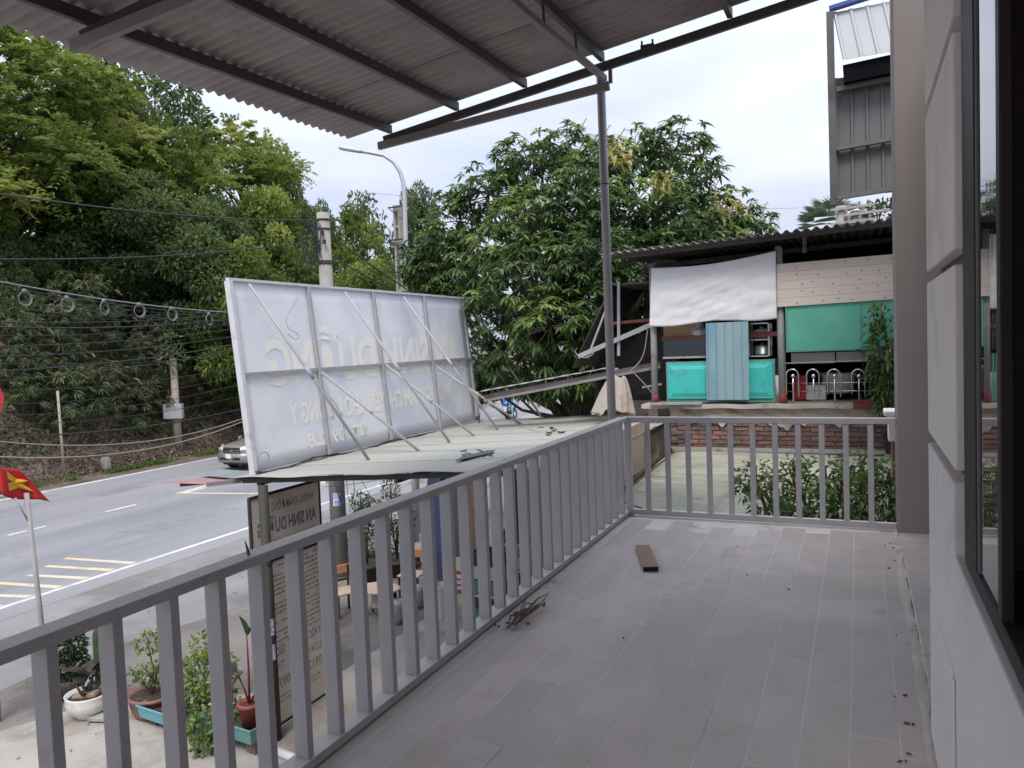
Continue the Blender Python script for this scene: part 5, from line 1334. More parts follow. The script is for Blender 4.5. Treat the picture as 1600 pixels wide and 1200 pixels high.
b = MB(); b.bb((rx_ - .75, ry_ + .3, ZG + .85), (rx_ - .1, ry_ + .9, ZG + 1.35)); tag(b.build('cargo_box', 'box_blue', bevel=.04), 'bright blue load strapped behind the far rider', 'box')
b = MB(); b.bb((rx_ - .7, ry_ + .35, ZG + .42), (rx_ - .05, ry_ + .85, ZG + .848)); tag(b.build('cargo_box', 'plastic_white', bevel=.04), 'white box under the blue load behind the far rider', 'box')

# ================================================================== NEIGHBOUR'S LOW ROOF, BRICK WALL, SHED
nr = thing('neighbour_roof', 'mossy pale corrugated roof just beyond the end railing', 'roof', (-0.8, 9.6, -.3))
def nz(y): return -.34 + .036 * (y - 7.2)
edges = [-2.62, -1.45, -.3, .85, 2.0]
for i in range(4):
    b = MB()
    b.grid(lambda x, y: (x, y + .02 * (x + .5), nz(y) + .014 * math.cos(y / .13 * 2 * math.pi) + .006 * (i % 2) + .006 * math.sin(x * 3 + y * 1.7)), list(np.linspace(edges[i], edges[i + 1] + .05, 7)), list(np.linspace(7.3, 11.93, 215)))
    b.build('roof_sheet', 'moss_sheet', nr, smooth=True, solid=.006)
b = MB(); b.tube([(-2.68, 7.3, nz(7.3) + .03), (-2.70, 11.9, nz(11.9) + .03)], .03, 8); b.build('edge_pipe', 'mossy_steel', nr, smooth=True)
b = MB(); b.beam((-2.7, 11.88, nz(11.88) + .04), (.6, 11.80, nz(11.8) + .07), .07, .05); b.build('flashing', 'pipe_grey', nr)
b = MB(); b.bb((-2.6, 11.5, ZG), (1.8, 11.9, nz(11.5) - .06)); b.bb((-2.5, 7.6, ZG), (-2.4, 11.5, nz(7.6) - .06)); b.build('support_wall', 'plaster_old', nr)
b = MB(); b.tube([ony(975, 785, 7.5) + V3((0, 0, .0)), ony(1005, 795, 7.6)], .008, 5); tag(b.build('loose_wire', 'cable_black'), 'short dark wire lying on the mossy roof behind the end railing', 'wire')
b = MB(); b.tube([onz(978, 775, -.27), onz(1003, 797, -.29)], .007, 5); tag(b.build('loose_wire', 'cable_cream'), 'short pale cord lying on the mossy roof near the railing corner', 'wire')

brw = thing('brick_wall', 'weathered red brick wall with crumbling plaster top under the shed', 'wall', (-.8, 12.0, -.4))
b = MB(); b.bb((-2.72, 12.012, -.6), (2.0, 12.3, .50)); b.build('mortar_bed', 'brick_mortar', brw)
bm0 = {}
BW, BH = .205, .058
for r_ in range(9):
    z = -.20 + r_ * (BH + .012)
    if z + BH > .44: break
    x = -2.72 + (0.11 if r_ % 2 else 0.0)
    while x < .62:
        w = BW if x + BW < .62 else .62 - x
        top = .30 + .05 * math.sin(x * 4.1) + .04 * math.sin(x * 11 + 1)
        if z + BH < top + .05 and w > .05:
            mt = random.choices(['brick', 'brick_dark'], [5, 3] if z > -.02 else [2, 4])[0]
            if mt not in bm0:
                q_ = MB(); q_.box((0, 0, BH / 2), (BW, .10, BH)); ob_ = q_.build('brick', mt, brw, bevel=.006, origin=(0, 0, 0)); bm0[mt] = ob_
                o = ob_
            else:
                o = bm0[mt].copy(); COL.objects.link(o); o.parent = brw
            o.location = Vector((x + BW / 2, 12.03 + random.uniform(-.012, .010), z)) - brw.location
            o.rotation_euler = (random.uniform(-.04, .04), random.uniform(-.02, .02), random.uniform(-.03, .03))
        x += BW + .012
# crumbling plaster band and concrete ledge on top
pb = MB()
def plas(u, v):
    x = -2.72 + 3.6 * u
    low = .29 + .025 * math.sin(x * 4.1) + .025 * math.sin(x * 11 + 1) + .025 * math.sin(x * 27) + .018 * math.sin(x * 53) - (.14 * math.exp(-((x + 1.05) / .16) ** 2))
    return (x, 11.965 + .010 * math.sin(x * 17 + v * 6) - .012 * v, low + (.50 - low) * v)
pb.grid(plas, list(np.linspace(0, 1, 120)), list(np.linspace(0, 1, 7)))
pb.build('plaster', 'plaster_old', brw, smooth=False, solid=.03)
lg = MB(); lg.grid(lambda x, v: (x, 11.86 + .012 * math.sin(x * 6) if v in (0, 1) else 14.6, .50 + .055 * (1 if v in (1, 2) else 0) + .006 * math.sin(x * 9)), list(np.linspace(-3.15, 2.0, 50)), [0, 1, 2])
struct(lg.build('shed_ledge', 'plaster_old', solid=.02))
b = MB(); b.beam((-3.0, 11.84, .575), (-2.2, 11.86, .58), .12, .03); b.build('loose_slat', 'pipe_grey', brw)

shed = thing('shed', 'open fronted shed on the brick wall with rusty corrugated roof', 'shed', (-.8, 13, .56))
e0, e1 = V3((-3.62, 11.55, 2.92)), V3((2.2, 11.55, 3.12))
for i in range(6):
    xa, xb = -3.62 + i * .97, -3.62 + (i + 1) * .97 + .05
    b = MB(); b.grid(lambda x, y: (x, y, 2.93 + .034 * (x + 3.62) + .10 * (y - 11.55) * .35 + .022 * math.cos(x / .13 * 2 * math.pi)), list(np.linspace(xa, xb, 60)), [11.5, 13, 14.6])
    b.build('roof_sheet', 'roof_rust', shed, smooth=True, solid=.006)
b = MB(); b.beam((-3.5, 11.75, 2.885), (2.2, 11.75, 3.085), .05, .05); b.build('eave_beam', 'roof_dark', shed)
b = MB(); b.beam((-3.5, 13.9, 2.9), (2.2, 13.9, 3.1), .05, .08); b.build('eave_beam', 'roof_dark', shed)
for (pa, pb_, r_) in (((1024, 640), (1019, 412), .052), ((1224, 636), (1216, 385), .055)):
    A, B = ony(*pa, 12.02), ony(*pb_, 12.02); A[2] = .556; b = MB(); b.tube([A, B], r_, 12); po_ = b.build('post', 'pipe_grey', shed, smooth=True)
    b = MB(); b.tube([A, A + (B - A) * .07], r_ + .006, 12); b.build('post_foot', 'red_steel', po_, smooth=True)
b = MB(); b.tube([(1.3, 12.02, .556), (1.3, 12.02, 3.0)], .05, 10); b.build('post', 'pipe_grey', shed, smooth=True)
for (x0_, x1_, z) in ((-2.86, -1.08, ony(1100, 527, 12.1)[2]),):
    b = MB(); b.beam((x0_, 12.1, z), (x1_, 12.1, z + .015), .05, .07); b.build('cross_rail', 'red_steel', shed)
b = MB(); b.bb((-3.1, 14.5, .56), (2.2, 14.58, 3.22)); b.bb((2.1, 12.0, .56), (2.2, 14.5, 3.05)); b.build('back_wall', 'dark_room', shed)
b = MB(); b.bb((-3.1, 12.6, .556), (2.1, 14.5, .575)); b.build('deck', 'wood_dark', shed)
b = MB(); b.tube([ony(1257, 395, 12.5), ony(1257, 360, 12.5)], .03, 8); b.build('strut', 'pipe_grey', shed)

# tarp
TL_, TR_, BR_, BL_ = [ony(x, y, 11.9) for x, y in ((1018, 419), (1212, 392), (1214, 497), (1015, 510))]
def tarp(u, v):
    p = (TL_ * (1 - u) + TR_ * u) * (1 - v) + (BL_ * (1 - u) + BR_ * u) * v
    dip = -.06 * math.sin(u * math.pi) * (1 - v) ** 2 - .02 * math.sin(u * 9) * v
    wr_ = .022 * math.sin((u * 3.2 + v * 5.5) * 2.1) + .014 * math.sin((u * 7.0 - v * 9.0) * 1.7 + 1.0) + .03 * math.sin(u * math.pi) * math.sin(v * math.pi) + .010 * math.sin((u + v * 1.4) * 31) * (1 - abs(2 * u - 1))
    return p + V3((0, -abs(wr_) * 0.35 - .006 * abs(math.sin(u * 23 + v * 9)) * v, dip))
b = MB(); b.grid(tarp, list(np.linspace(0, 1, 60)), list(np.linspace(0, 1, 36)))
tag(b.build('tarp', 'tarp_white', smooth=True, solid=.004), 'wrinkled white tarp hung across the left bay of the shed', 'tarp')
# beige plank board with knots
q0, q1 = ony(1213, 413, 11.93), ony(1213, 480, 11.93); x1 = 1.25
bd = thing('plank_board', 'pale beige knotty wooden board closing the right bay of the shed', 'board', (0, 11.93, q1[2]))
hh = (q0[2] - q1[2]) / 5
for k in range(5):
    b = MB(); z = q1[2] + k * hh; b.beam((q0[0], 11.93, z + hh / 2), (x1, 11.93, z + hh / 2 + .015 * 2.3), hh - .002, .02, (0, 1, 0))
    pk = b.build('plank', 'board_beige', bd, bevel=.002)
    for j in range(7):
        x = q0[0] + .1 + (x1 - q0[0]) * (j + RNG.uniform(.1, .9)) / 8; zz_ = z + hh * RNG.uniform(.25, .75) + .015 * (x - q0[0])
        kb = MB(); n_ = 7; ring = [(x + .016 * math.cos(a) * RNG.uniform(.7, 1.3), 11.9180, zz_ + .009 * math.sin(a)) for a in np.linspace(0, 2 * math.pi, n_, endpoint=False)]
        kb.add(ring + [(p[0], 11.9225, p[2]) for p in ring], [tuple(range(n_))] + [(i, (i + 1) % n_, n_ + (i + 1) % n_, n_ + i) for i in range(n_)]); kb.build('knot', 'knot', pk)
# green flap panel
q0, q1 = ony(1227, 479, 11.95), ony(1228, 549, 11.95)
gp = thing('green_panel', 'flat mint green sheet panel hanging under the beige board', 'panel', (0.1, 11.95, q1[2]))
b = MB(); b.beam((q0[0], 11.96, (q0[2] + q1[2]) / 2), (1.25, 11.96, (q0[2] + q1[2]) / 2 + .02), q0[2] - q1[2], .02, (0, 1, 0)); b.build('sheet', 'green_paint', gp)
b = MB(); b.bb((q0[0], 11.935, q1[2] - .012), (1.25, 11.948, q1[2] + .012)); b.bb((q0[0], 11.935, q1[2] + .012), (q0[0] + .02, 11.948, q0[2])); b.bb((.02, 11.938, q1[2] + .012), (.03, 11.948, q0[2])); b.build('trim', 'green_trim', gp)
# blue corrugated sheet
q0, q3 = ony(1102, 505, 11.86), ony(1100, 625, 11.86); q1 = ony(1168, 503, 11.86)
b = MB()
def rib(x):
    u = ((x - q0[0]) / .125) % 1.0
    return .018 if u < .14 else 0.0
xs_ = [q0[0] + .125 * k + d for k in range(6) for d in (0, .0005, .017, .0175) if q0[0] + .125 * k + d < q1[0]] + [q1[0]]
b.grid(lambda x, z: (x + .02 * (z - q3[2]) * .3, 11.86 - rib(x) + .01 * (z - q3[2]), z), xs_, list(np.linspace(q3[2], q0[2], 5)))
tag(b.build('blue_sheet', 'blue_sheet', solid=.004), 'weathered blue ribbed metal sheet leaning upright in front of the shed', 'metal sheet')
# turquoise cabinet
q0, q3 = ony(1040, 566, 11.98), ony(1040, 629, 11.98); q1 = ony(1210, 557, 11.98)
cb = thing('cabinet', 'bright turquoise wooden cabinet with panelled doors behind the blue sheet', 'cabinet', ((q0[0] + q1[0]) / 2, 12.1, q3[2]))
b = MB(); b.bb((q0[0], 12.0, .58), (q1[0], 12.5, q0[2])); b.build('body', 'green_trim', cb)
mid = (q0[0] + q1[0]) / 2
for (xa, xb) in ((q0[0] + .03, mid - .02), (mid + .02, q1[0] - .03)):
    za, zb_ = .64, q0[2] - .03
    b = MB(); b.bb((xa, 11.975, za), (xb, 11.998, zb_)); dr = b.build('door', 'turquoise', cb, bevel=.003)
    b = MB(); i_ = .09
    o_ = [(xa + .03, 11.974, za + .03), (xb - .03, 11.974, za + .03), (xb - .03, 11.974, zb_ - .03), (xa + .03, 11.974, zb_ - .03), (xa + i_, 11.955, za + i_), (xb - i_, 11.955, za + i_), (xb - i_, 11.955, zb_ - i_), (xa + i_, 11.955, zb_ - i_)]
    b.add(o_, [(4, 5, 6, 7), (0, 1, 5, 4), (1, 2, 6, 5), (2, 3, 7, 6), (3, 0, 4, 7)]); b.build('raised_field', 'turquoise', dr)
# things on the shelf
q = ony(1068, 519, 12.15); b = MB(); b.bb((q[0] - .32, 12.15, q[2] - .07), (q[0] + .28, 12.4, q[2] + .14)); tag(b.build('cardboard_box', 'cardboard', bevel=.008), 'brown cardboard box on the red rail under the tarp', 'box')
q = ony(1092, 518, 12.12); P_, d_ = cloud((q[0], q[1], q[2] - .02), (.13, .08, .1), 60, .9)
b = MB(); b.lathe((q[0], 12.18, q[2] - .10), [(.06, 0), (.13, .05), (.12, .12), (.05, .19), (.07, .23)], 9); tag(b.build('plastic_bag', 'bag_grey'), 'crumpled grey plastic bag beside the cardboard box', 'bag')
q0 = ony(1036, 531, 12.06); q1 = ony(1100, 556, 12.06)
ov = thing('display_case', 'long dark glass case above the turquoise cabinet', 'cabinet', (q0[0] + .3, 12.2, q1[2]))
b = MB(); b.bb((q0[0], 12.07, q1[2]), (q1[0] + .2, 12.5, q0[2])); b.build('body', 'car_glass', ov)
b = MB(); b.bb((q0[0] - .01, 12.05, q1[2] - .03), (q1[0] + .2, 12.068, q1[2] + .0)); b.build('ledge', 'pipe_grey', ov)
q0 = ony(1170, 506, 12.15); q1 = ony(1202, 556, 12.15)
gc = thing('glass_cabinet', 'small framed glass cabinet holding cooking pots right of the blue sheet', 'cabinet', (q0[0] + .15, 12.3, q1[2]))
b = MB()
for x in (q0[0], q1[0]):
    for y in (12.15, 12.5): b.bb((x - .012, y - .012, q1[2]), (x + .012, y + .012, q0[2]))
for z in (q1[2], (q0[2] + q1[2]) / 2, q0[2]): b.bb((q0[0] + .012, 12.14, z - .01), (q1[0] - .012, 12.5, z + .01))
b.build('frame', 'alu', gc)
for k, (z, lab) in enumerate(((q1[2] + .02, 'shiny aluminium pot on the lower shelf of the glass cabinet'), ((q0[2] + q1[2]) / 2 + .02, 'pale enamel pot on the upper shelf of the glass cabinet'))):
    po_ = thing('cooking_pot', lab, 'pot', (q0[0] + .17, 12.32, z))
    b = MB(); b.lathe((q0[0] + .17, 12.32, z), [(.10, 0), (.12, .02), (.12, .11), (.13, .115)], 18); b.build('pot_body', 'alu' if k == 0 else 'ceramic_white', po_, smooth=True)
    b = MB(); b.lathe((q0[0] + .17, 12.32, z + .116), [(.125, 0), (.10, .02), (.03, .035), (.025, .06)], 18); b.build('pot_lid', 'alu' if k == 0 else 'ceramic_white', po_, smooth=True)
q = ony(1216, 600, 12.12); b = MB(); b.tube([(q[0], 12.12, .575), (q[0], 12.12, q[2] + .13)], .055, 12); tag(b.build('water_bottle', 'sticker_white', smooth=True), 'pale bluish plastic drum between the cabinet and the shed post', 'drum')
# stainless rack of arches
rk = thing('steel_rack', 'stainless steel stand of five upright arches along the shed edge', 'rack', (-.35, 11.97, .57))
for i, px in enumerate((1238, 1270, 1303, 1341, 1377)):
    c = ony(px, 592, 11.97); zt_ = ony(px, 577, 11.97)[2]; zb_ = .575; w = .085
    b = MB(); b.tube([(c[0] - w, 11.97, zb_ + .12)] + [(c[0] + w * math.cos(a), 11.97, zt_ - w + w * math.sin(a)) for a in np.linspace(math.pi, 0, 11)] + [(c[0] + w, 11.97, zb_ + .08)], .011, 8); b.build('arch', 'stainless', rk, smooth=True)
    b = MB(); b.tube([(c[0] + .01, 11.965, zb_), (c[0] + .01, 11.965, zt_ - .10)], .013, 8); b.lathe((c[0] + .01, 11.965, zt_ - .13), [(.006, 0), (.026, .012), (.033, .033), (.026, .054), (.006, .066)], 12); b.build('rod', 'stainless', rk, smooth=True)
for z in (.74, .86):
    b = MB(); b.tube([(-.99, 11.985, z), (.75, 11.985, z)], .007, 6); b.build('cross_bar', 'stainless', rk, smooth=True)
b = MB(); z_ = ony(1300, 566, 11.975)[2]; b.tube([(-1.0, 11.99, z_), (.8, 11.99, z_ + .02)], .010, 6); b.build('cross_bar', 'pipe_grey', rk, smooth=True)
q0, q1 = ony(1236, 552, 12.25), ony(1356, 566, 12.25); b = MB(); b.bb((q0[0], 12.25, q1[2]), (-.33, 12.29, q0[2])); b.bb((-.31, 12.25, q1[2] + .01), (.45, 12.29, q0[2])); tag(b.build('pale_board', 'pale_panel'), 'pale grey board shelf behind the steel arches', 'board')
q = ony(1310, 595, 12.7); b = MB(); b.lathe((q[0], 12.7, .66), [(.17, 0), (.22, .03), (.24, .27), (.26, .28), (.26, .31), (.22, .31)], 22); tag(b.build('white_basin', 'ceramic_white', smooth=True), 'big white round basin behind the steel arches', 'basin')
q = ony(1250, 597, 12.5); b = MB(); b.bb((q[0] - .08, 12.45, .58), (q[0] + .10, 12.6, q[2] + .10)); tag(b.build('red_box', 'sign_red', bevel=.01), 'red box behind the leftmost steel arch', 'box')
q = ony(1266, 605, 12.4); b = MB(); b.bb((q[0] - .06, 12.4, .58), (q[0] + .22, 12.6, q[2] + .03)); tag(b.build('white_box', 'plastic_white', bevel=.01), 'low white box between the first two steel arches', 'box')
q0, q1 = ony(1333, 627, 11.8), ony(1392, 639, 11.8); b = MB(); b.bb((q0[0], 11.74, q1[2]), (.9, 11.85, q0[2])); b.bb((q0[0] - .01, 11.73, q0[2]), (.9, 11.86, q0[2] + .015)); tag(b.build('flower_trough', 'maroon', bevel=.006), 'long dark red trough on the ledge below the sapling', 'trough')
# sapling by the shed post
t = thing('sapling', 'slender leafy sapling growing up in front of the green panel', 'sapling', (.36, 11.72, -.3))
bl = []
for (px, py, r_, n_) in ((1365, 490, .13, 22), (1380, 495, .16, 30), (1362, 515, .10, 14), (1383, 525, .14, 40), (1375, 548, .2, 90), (1384, 572, .18, 90), (1370, 590, .15, 60), (1382, 610, .17, 70), (1388, 635, .12, 40)):
    c = ony(px, py, 11.65) - V3((.36, 11.72, -.3)); bl.append((c, (r_, r_ * .8, r_), n_))
shrub(t, (.36, 11.72, -.3), bl, .16, .045, 'leaf_bush', (.62, .22), stem=.012, seg=2, droop=.45)
# white plastered stub with brick foot
ws = thing('plaster_pier', 'white plastered pier on a brick foot beside the end pillar', 'pier', (.36, 8.6, -.3))
q0, q1, q2_ = ony(1388, 650, 8.6), ony(1390, 690, 8.6), ony(1395, 714, 8.6)
b = MB(); b.bb((q0[0], 8.6, q1[2]), (q0[0] + .3, 8.9, q0[2])); b.build('shaft', 'white_wall', ws, bevel=.01)
b = MB(); b.bb((q0[0] - .04, 8.56, q0[2]), (q0[0] + .34, 8.94, q0[2] + .05)); b.build('cap', 'white_wall', ws, bevel=.01)
b = MB(); b.bb((q0[0] + .03, 8.62, q2_[2] - .3), (q0[0] + .28, 8.88, q1[2])); b.build('foot', 'brick', ws)

# bush between the balcony and the mossy roof
BC = V3((.15, 7.25, ZG))
t = thing('shrub', 'dense dark green shrub growing up behind the right end of the end railing', 'shrub', BC)
bl = []
for (px, py, yy, r_, n_) in ((1180, 745, 7.9, .20, 130), (1170, 760, 7.75, .17, 90), (1205, 775, 7.7, .24, 210), (1240, 750, 7.8, .2, 140), (1265, 790, 7.6, .22, 230), (1290, 745, 7.8, .22, 190), (1315, 775, 7.6, .26, 300), (1345, 740, 7.7, .22, 230), (1360, 780, 7.5, .28, 340), (1390, 750, 7.6, .24, 260), (1390, 800, 7.4, .28, 330), (1320, 815, 7.4, .24, 280), (1260, 815, 7.45, .2, 150), (1220, 800, 7.5, .18, 120), (1345, 722, 7.9, .16, 90), (1240, 728, 7.9, .13, 50), (1365, 850, 7.25, .3, 260), (1300, 860, 7.3, .26, 200)):
    c = ony(px, py, yy) - BC; bl.append((c, (r_ * 1.08, r_ * 1.08, r_ * .85), int(n_ * .72)))
shrub(t, BC, bl, .085, .038, 'leaf_bush', (.70, .26), stem=.03, droop=.3)

# lean-to and low roof left of the shed
ln = thing('lean_to', 'dark ramshackle lean-to with tilted corrugated sheets left of the shed', 'lean-to', (-3.6, 12.6, ZG))
A, B = ony(894, 574, 12.3), ony(957, 443, 12.3)
b = MB(); b.grid(lambda u, y: (A[0] + (B[0] - A[0]) * u, y, A[2] + (B[2] - A[2]) * u + .018 * math.cos(y / .13 * 2 * math.pi)), [0, .5, 1], list(np.linspace(12.3, 14.4, 120))); b.build('tilted_sheet', 'roof_dark', ln, smooth=True, solid=.01)
b = MB(); b.bb((B[0], 14.3, .3), (-3.05, 14.36, 2.5)); b.bb((-4.7, 14.22, -.5), (-3.05, 14.28, 1.7)); b.build('darkness_panel', 'roof_dark', ln)  # dark panels added in place of the darkness behind the lean-to
b = MB(); b.bb((B[0], 12.35, B[2] - .03), (-3.05, 14.3, B[2])); b.build('top_sheet', 'roof_dark', ln)
def lb2(p, q, yy, w, mt, nm='beam'):
    b = MB(); b.beam(ony(*p, yy), ony(*q, yy), .05, w); b.build(nm, mt, ln)
lb2((904, 557), (1016, 508), 12.25, .075, 'banner_frame')
lb2((957, 505), (1016, 500), 12.35, .05, 'red_steel')
lb2((967, 440), (967, 556), 12.3, .045, 'banner_frame', 'stud'); lb2((964, 575), (960, 606), 12.3, .05, 'banner_frame', 'stud')
lb2((955, 463), (918, 560), 12.32, .03, 'banner_frame', 'brace')
lb2((1004, 605), (1034, 600), 12.2, .03, 'pipe_grey')
A, B = ony(750, 612, 12.2), ony(950, 575, 12.2)
b = MB(); b.grid(lambda u, y: (A[0] + (B[0] - A[0]) * u, y, A[2] + (B[2] - A[2]) * u + .05 * (y - 12.2) + .004 * math.cos(u * 60)), list(np.linspace(0, 1, 60)), [12.2, 12.35, 12.5]); b.build('low_sheet', 'pipe_grey', ln, smooth=True, solid=.012)
lb2((757, 620), (1032, 568), 12.28, .07, 'roof_dark', 'low_beam')
lb2((757, 626), (1032, 573), 12.24, .045, 'chord_steel', 'low_beam')
b = MB(); b.bb((-3.1, 12.1, ZG), (-2.95, 14.3, .5)); b.bb((-3.9, 14.0, ZG), (-3.1, 14.1, .45)); b.build('base_wall', 'plaster_old', ln)
b = MB(); b.tube([ony(745, 650, 14.05), ony(745, 612, 14.05)], .05, 8); b.build('post', 'pipe_grey', ln)
for i, pts in enumerate([[(898, 548), (902, 556), (915, 560), (930, 552), (925, 540)], [(1012, 515), (1006, 560), (985, 580)], [(990, 582), (1012, 605), (1025, 622)]]):
    b = MB(); b.tube(smoothed([ony(x, y, 12.15) for x, y in pts]), .010, 5); tag(b.build('rope', 'cable_cream' if i < 2 else 'cable_grey', smooth=True), ['pale rope tied round the lower end of the lean-to beam', 'pale cord hanging from the lean-to beam to the cloth', 'grey cord from the cloth down to the shed post foot'][i], 'rope')
# beige cloth draped from the beam
C0 = ony(962, 588, 12.1)
def drape(a, v):
    # limp cloth: vertical folds that open towards an uneven hem
    w = .075 + .19 * v ** .55
    fold = .55 * math.sin(a * 6 + .5 * v) + .3 * math.sin(a * 11 + 1.3) + .15 * math.sin(a * 17 + .7 * v)
    r_ = w * (1 + (.10 + .20 * v) * fold)
    hem = .60 + .07 * math.sin(a * 2 + .6) + .04 * math.sin(a * 5)
    return (C0[0] + r_ * 1.15 * math.cos(a) - .10 * v, C0[1] + .12 + r_ * .55 * math.sin(a), C0[2] + .03 * math.sin(a * 2) - hem * v)
b = MB(); b.grid(drape, list(np.linspace(0, 2 * math.pi, 130)), list(np.linspace(0, 1, 26)))
tag(b.build('draped_cloth', 'cloth_beige', smooth=True, solid=.006), 'crumpled beige cloth draped over a bundle behind the railing corner', 'cloth')
# tan board beside the porch
b = MB(); p0, p1 = onx(1003, 663, -2.85), onx(984, 668, -2.85)
b.bb((-2.86, 8.6, -.26), (-2.83, 10.75, .42)); tag(b.build('tan_board', 'tan_board'), 'plain tan board wall beside the mossy roof behind the railing corner', 'board')
b = MB(); b.bb((-2.83, 8.6, ZG), (-2.78, 13.0, -.28)); tag(b.build('yard_wall', 'plaster_old'), 'old plastered yard wall below the tan board', 'wall')

# neighbour's awning high on the right
aw = thing('metal_awning', 'tall ribbed metal awning with blue top edge beside the pillar', 'awning', (0.2, 9.6, 3.0))
def ribbed(name, x0_, x1_, z0_, z1_, y0_, y1_, mat, pitch):
    xs_ = []
    k = 0
    while x0_ + k * pitch < x1_:
        for d in (0, .008, .03, .038): xs_.append(x0_ + k * pitch + d)
        k += 1
    xs_ = [x for x in xs_ if x < x1_] + [x1_]
    f = lambda x: .022 if .004 < ((x - x0_) % pitch) < .034 else 0
    b = MB(); b.grid(lambda x, t: (x + .10 * (1 - t) * (1 if name == 'upper_sheet' else 0), y0_ + (y1_ - y0_) * t - f(x), z0_ + (z1_ - z0_) * t), xs_, [0, 1]); return b.build(name, mat, aw, solid=.004)
def az(px, py): return ony(px, py, 9.5)
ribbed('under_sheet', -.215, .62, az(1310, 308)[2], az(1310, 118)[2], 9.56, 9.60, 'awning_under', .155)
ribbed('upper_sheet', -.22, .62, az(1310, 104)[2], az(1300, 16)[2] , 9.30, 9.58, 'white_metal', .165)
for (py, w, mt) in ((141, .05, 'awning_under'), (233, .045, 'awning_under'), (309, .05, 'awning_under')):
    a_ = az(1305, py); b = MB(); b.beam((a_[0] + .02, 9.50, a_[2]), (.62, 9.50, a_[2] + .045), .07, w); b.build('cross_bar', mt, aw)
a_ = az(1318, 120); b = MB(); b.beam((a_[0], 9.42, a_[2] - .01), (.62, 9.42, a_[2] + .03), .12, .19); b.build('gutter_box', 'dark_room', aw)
b = MB(); b.beam((-.24, 9.54, az(1303, 320)[2]), (-.25, 9.54, az(1297, 18)[2]), .10, .075, (1, 0, 0)); b.build('edge_trim', 'roof_dark', aw)
a_ = az(1297, 16); b = MB(); b.beam((a_[0] - .01, 9.55, a_[2] + .03), (.62, 9.55, a_[2] + .14), .10, .04); b.build('top_trim', 'blue_trim', aw)
b = MB(); b.bb((.60, 9.5, -.3), (.95, 14, 5.4)); b.build('side_wall', 'white_wall', aw)

# poles, insulators and palms beyond the shed
for (px, yy, lab, tall) in ((1315, 25, 'pale concrete pole with insulators seen under the awning, left one', 322), (1337, 25, 'pale concrete pole with insulators seen under the awning, right one', 330)):
    c = ony(px, 340, yy); zt_ = ony(px, tall, yy)[2]
    t = thing('utility_pole', lab, 'utility pole', (c[0], yy, ZG))
    b = MB(); b.tube([(c[0], yy, ZG), (c[0], yy, zt_)], [.2, .16], 12); b.build('shaft', 'concrete_pole', t, smooth=True)
    for k in range(2):
        z = zt_ - .12 - .42 * k; b = MB(); b.beam((c[0] - .3, yy - .2, z), (c[0] + .9, yy - .2, z + .05), .07, .07); b.build('cross_arm', 'pipe_grey', t)
        for j in range(3):
            b = MB(); x = c[0] + .2 + .28 * j; b.lathe((x, yy - .2, z + .04), [(.02, 0), (.05, .03), (.025, .07), (.042, .11), (.02, .15)], 8); b.build('insulator', 'insulator', t)
c = ony(1300, 356, 27); t = thing('palm_tree', 'fan palm crown showing left of the poles above the shed roof', 'palm tree', (c[0], 27, ZG))
b = MB(); b.tube([(c[0], 27, ZG), (c[0] + .1, 27, c[2])], [.16, .11], 10); b.build('trunk', 'bark', t, smooth=True)
P_, A_ = [], []
for k in range(22):
    a_ = RNG.uniform(0, 2 * math.pi); e = RNG.uniform(-.3, 1.1); d = V3((math.cos(a_) * math.cos(e), math.sin(a_) * math.cos(e), math.sin(e)))
    tip = V3((c[0] + .1, 27, c[2])) + d * .7
    u_ = unit(np.cross(d, (0, 0, 1.0))); 
    for j in np.linspace(-1.1, 1.1, 13): P_.append(tip); A_.append(d * math.cos(j) + u_ * math.sin(j))
leaves('fronds', P_, A_, .62, .035, RNG.random(len(P_)), 'leaf_palm', t, droop=.15)
c = ony(1378, 352, 28); t = thing('roadside_tree', 'small dark tree behind the poles next to the pillar', 'tree', (c[0] + .3, 28, ZG))
shrub(t, (c[0] + .3, 28, ZG), [((0, 0, c[2] - ZG), (1.3, 1.3, .8), 900), ((.9, .3, c[2] - ZG - .2), (1.1, 1.1, .9), 700)], .3, .12, 'leaf_dark', (.5, .3), stem=.1)

# ================================================================== MANGO TREE
MC = ond(915, 430, 17.0)
mt_ = thing('mango_tree', 'big mango tree with drooping leaf rosettes between billboard and shed', 'mango tree', (MC[0], MC[1], ZG))
base = V3((*ond(893, 640, 17.0)[:2], ZG))
blobs = [(690, 400, 1.2, .85), (715, 345, 1.0, .8), (770, 305, .6, .85), (830, 262, .2, .85), (885, 238, .5, .75), (935, 262, -.3, .8), (985, 245, .5, .75), (1055, 240, .3, .85), (1085, 292, .0, .8), (1125, 345, .4, .8), (1165, 352, .2, .55), (1140, 375, -.4, .6), (700, 465, 1.3, .85), (770, 400, -.3, .85), (830, 345, -.9, .85), (905, 320, -1.0, .9), (985, 330, -1.0, .9), (1050, 350, -.9, .85), (1080, 400, -1.0, .8), (690, 520, 1.4, .75), (795, 500, -.8, .9), (835, 430, -1.6, .95), (915, 410, -1.7, .95), (990, 420, -1.5, .9), (730, 580, 1.2, .75), (815, 560, -1.2, .75), (860, 510, -2.1, .8), (905, 560, -1.9, .7), (860, 590, -1.5, .6), (940, 480, -1.9, .8), (790, 600, .6, .45), (740, 610, 1.0, .45), (930, 600, -1.2, .5), (1000, 500, -.6, .7), (760, 440, 1.4, 1.0), (860, 380, 1.6, 1.1), (960, 380, 1.6, 1.1), (1060, 380, 1.4, 1.0), (860, 500, 1.2, 1.0), (960, 480, 1.0, 1.0), (700, 430, 1.6, .8), (1110, 400, .9, .7), (660, 430, 1.2, .55), (655, 395, 1.2, .4)]
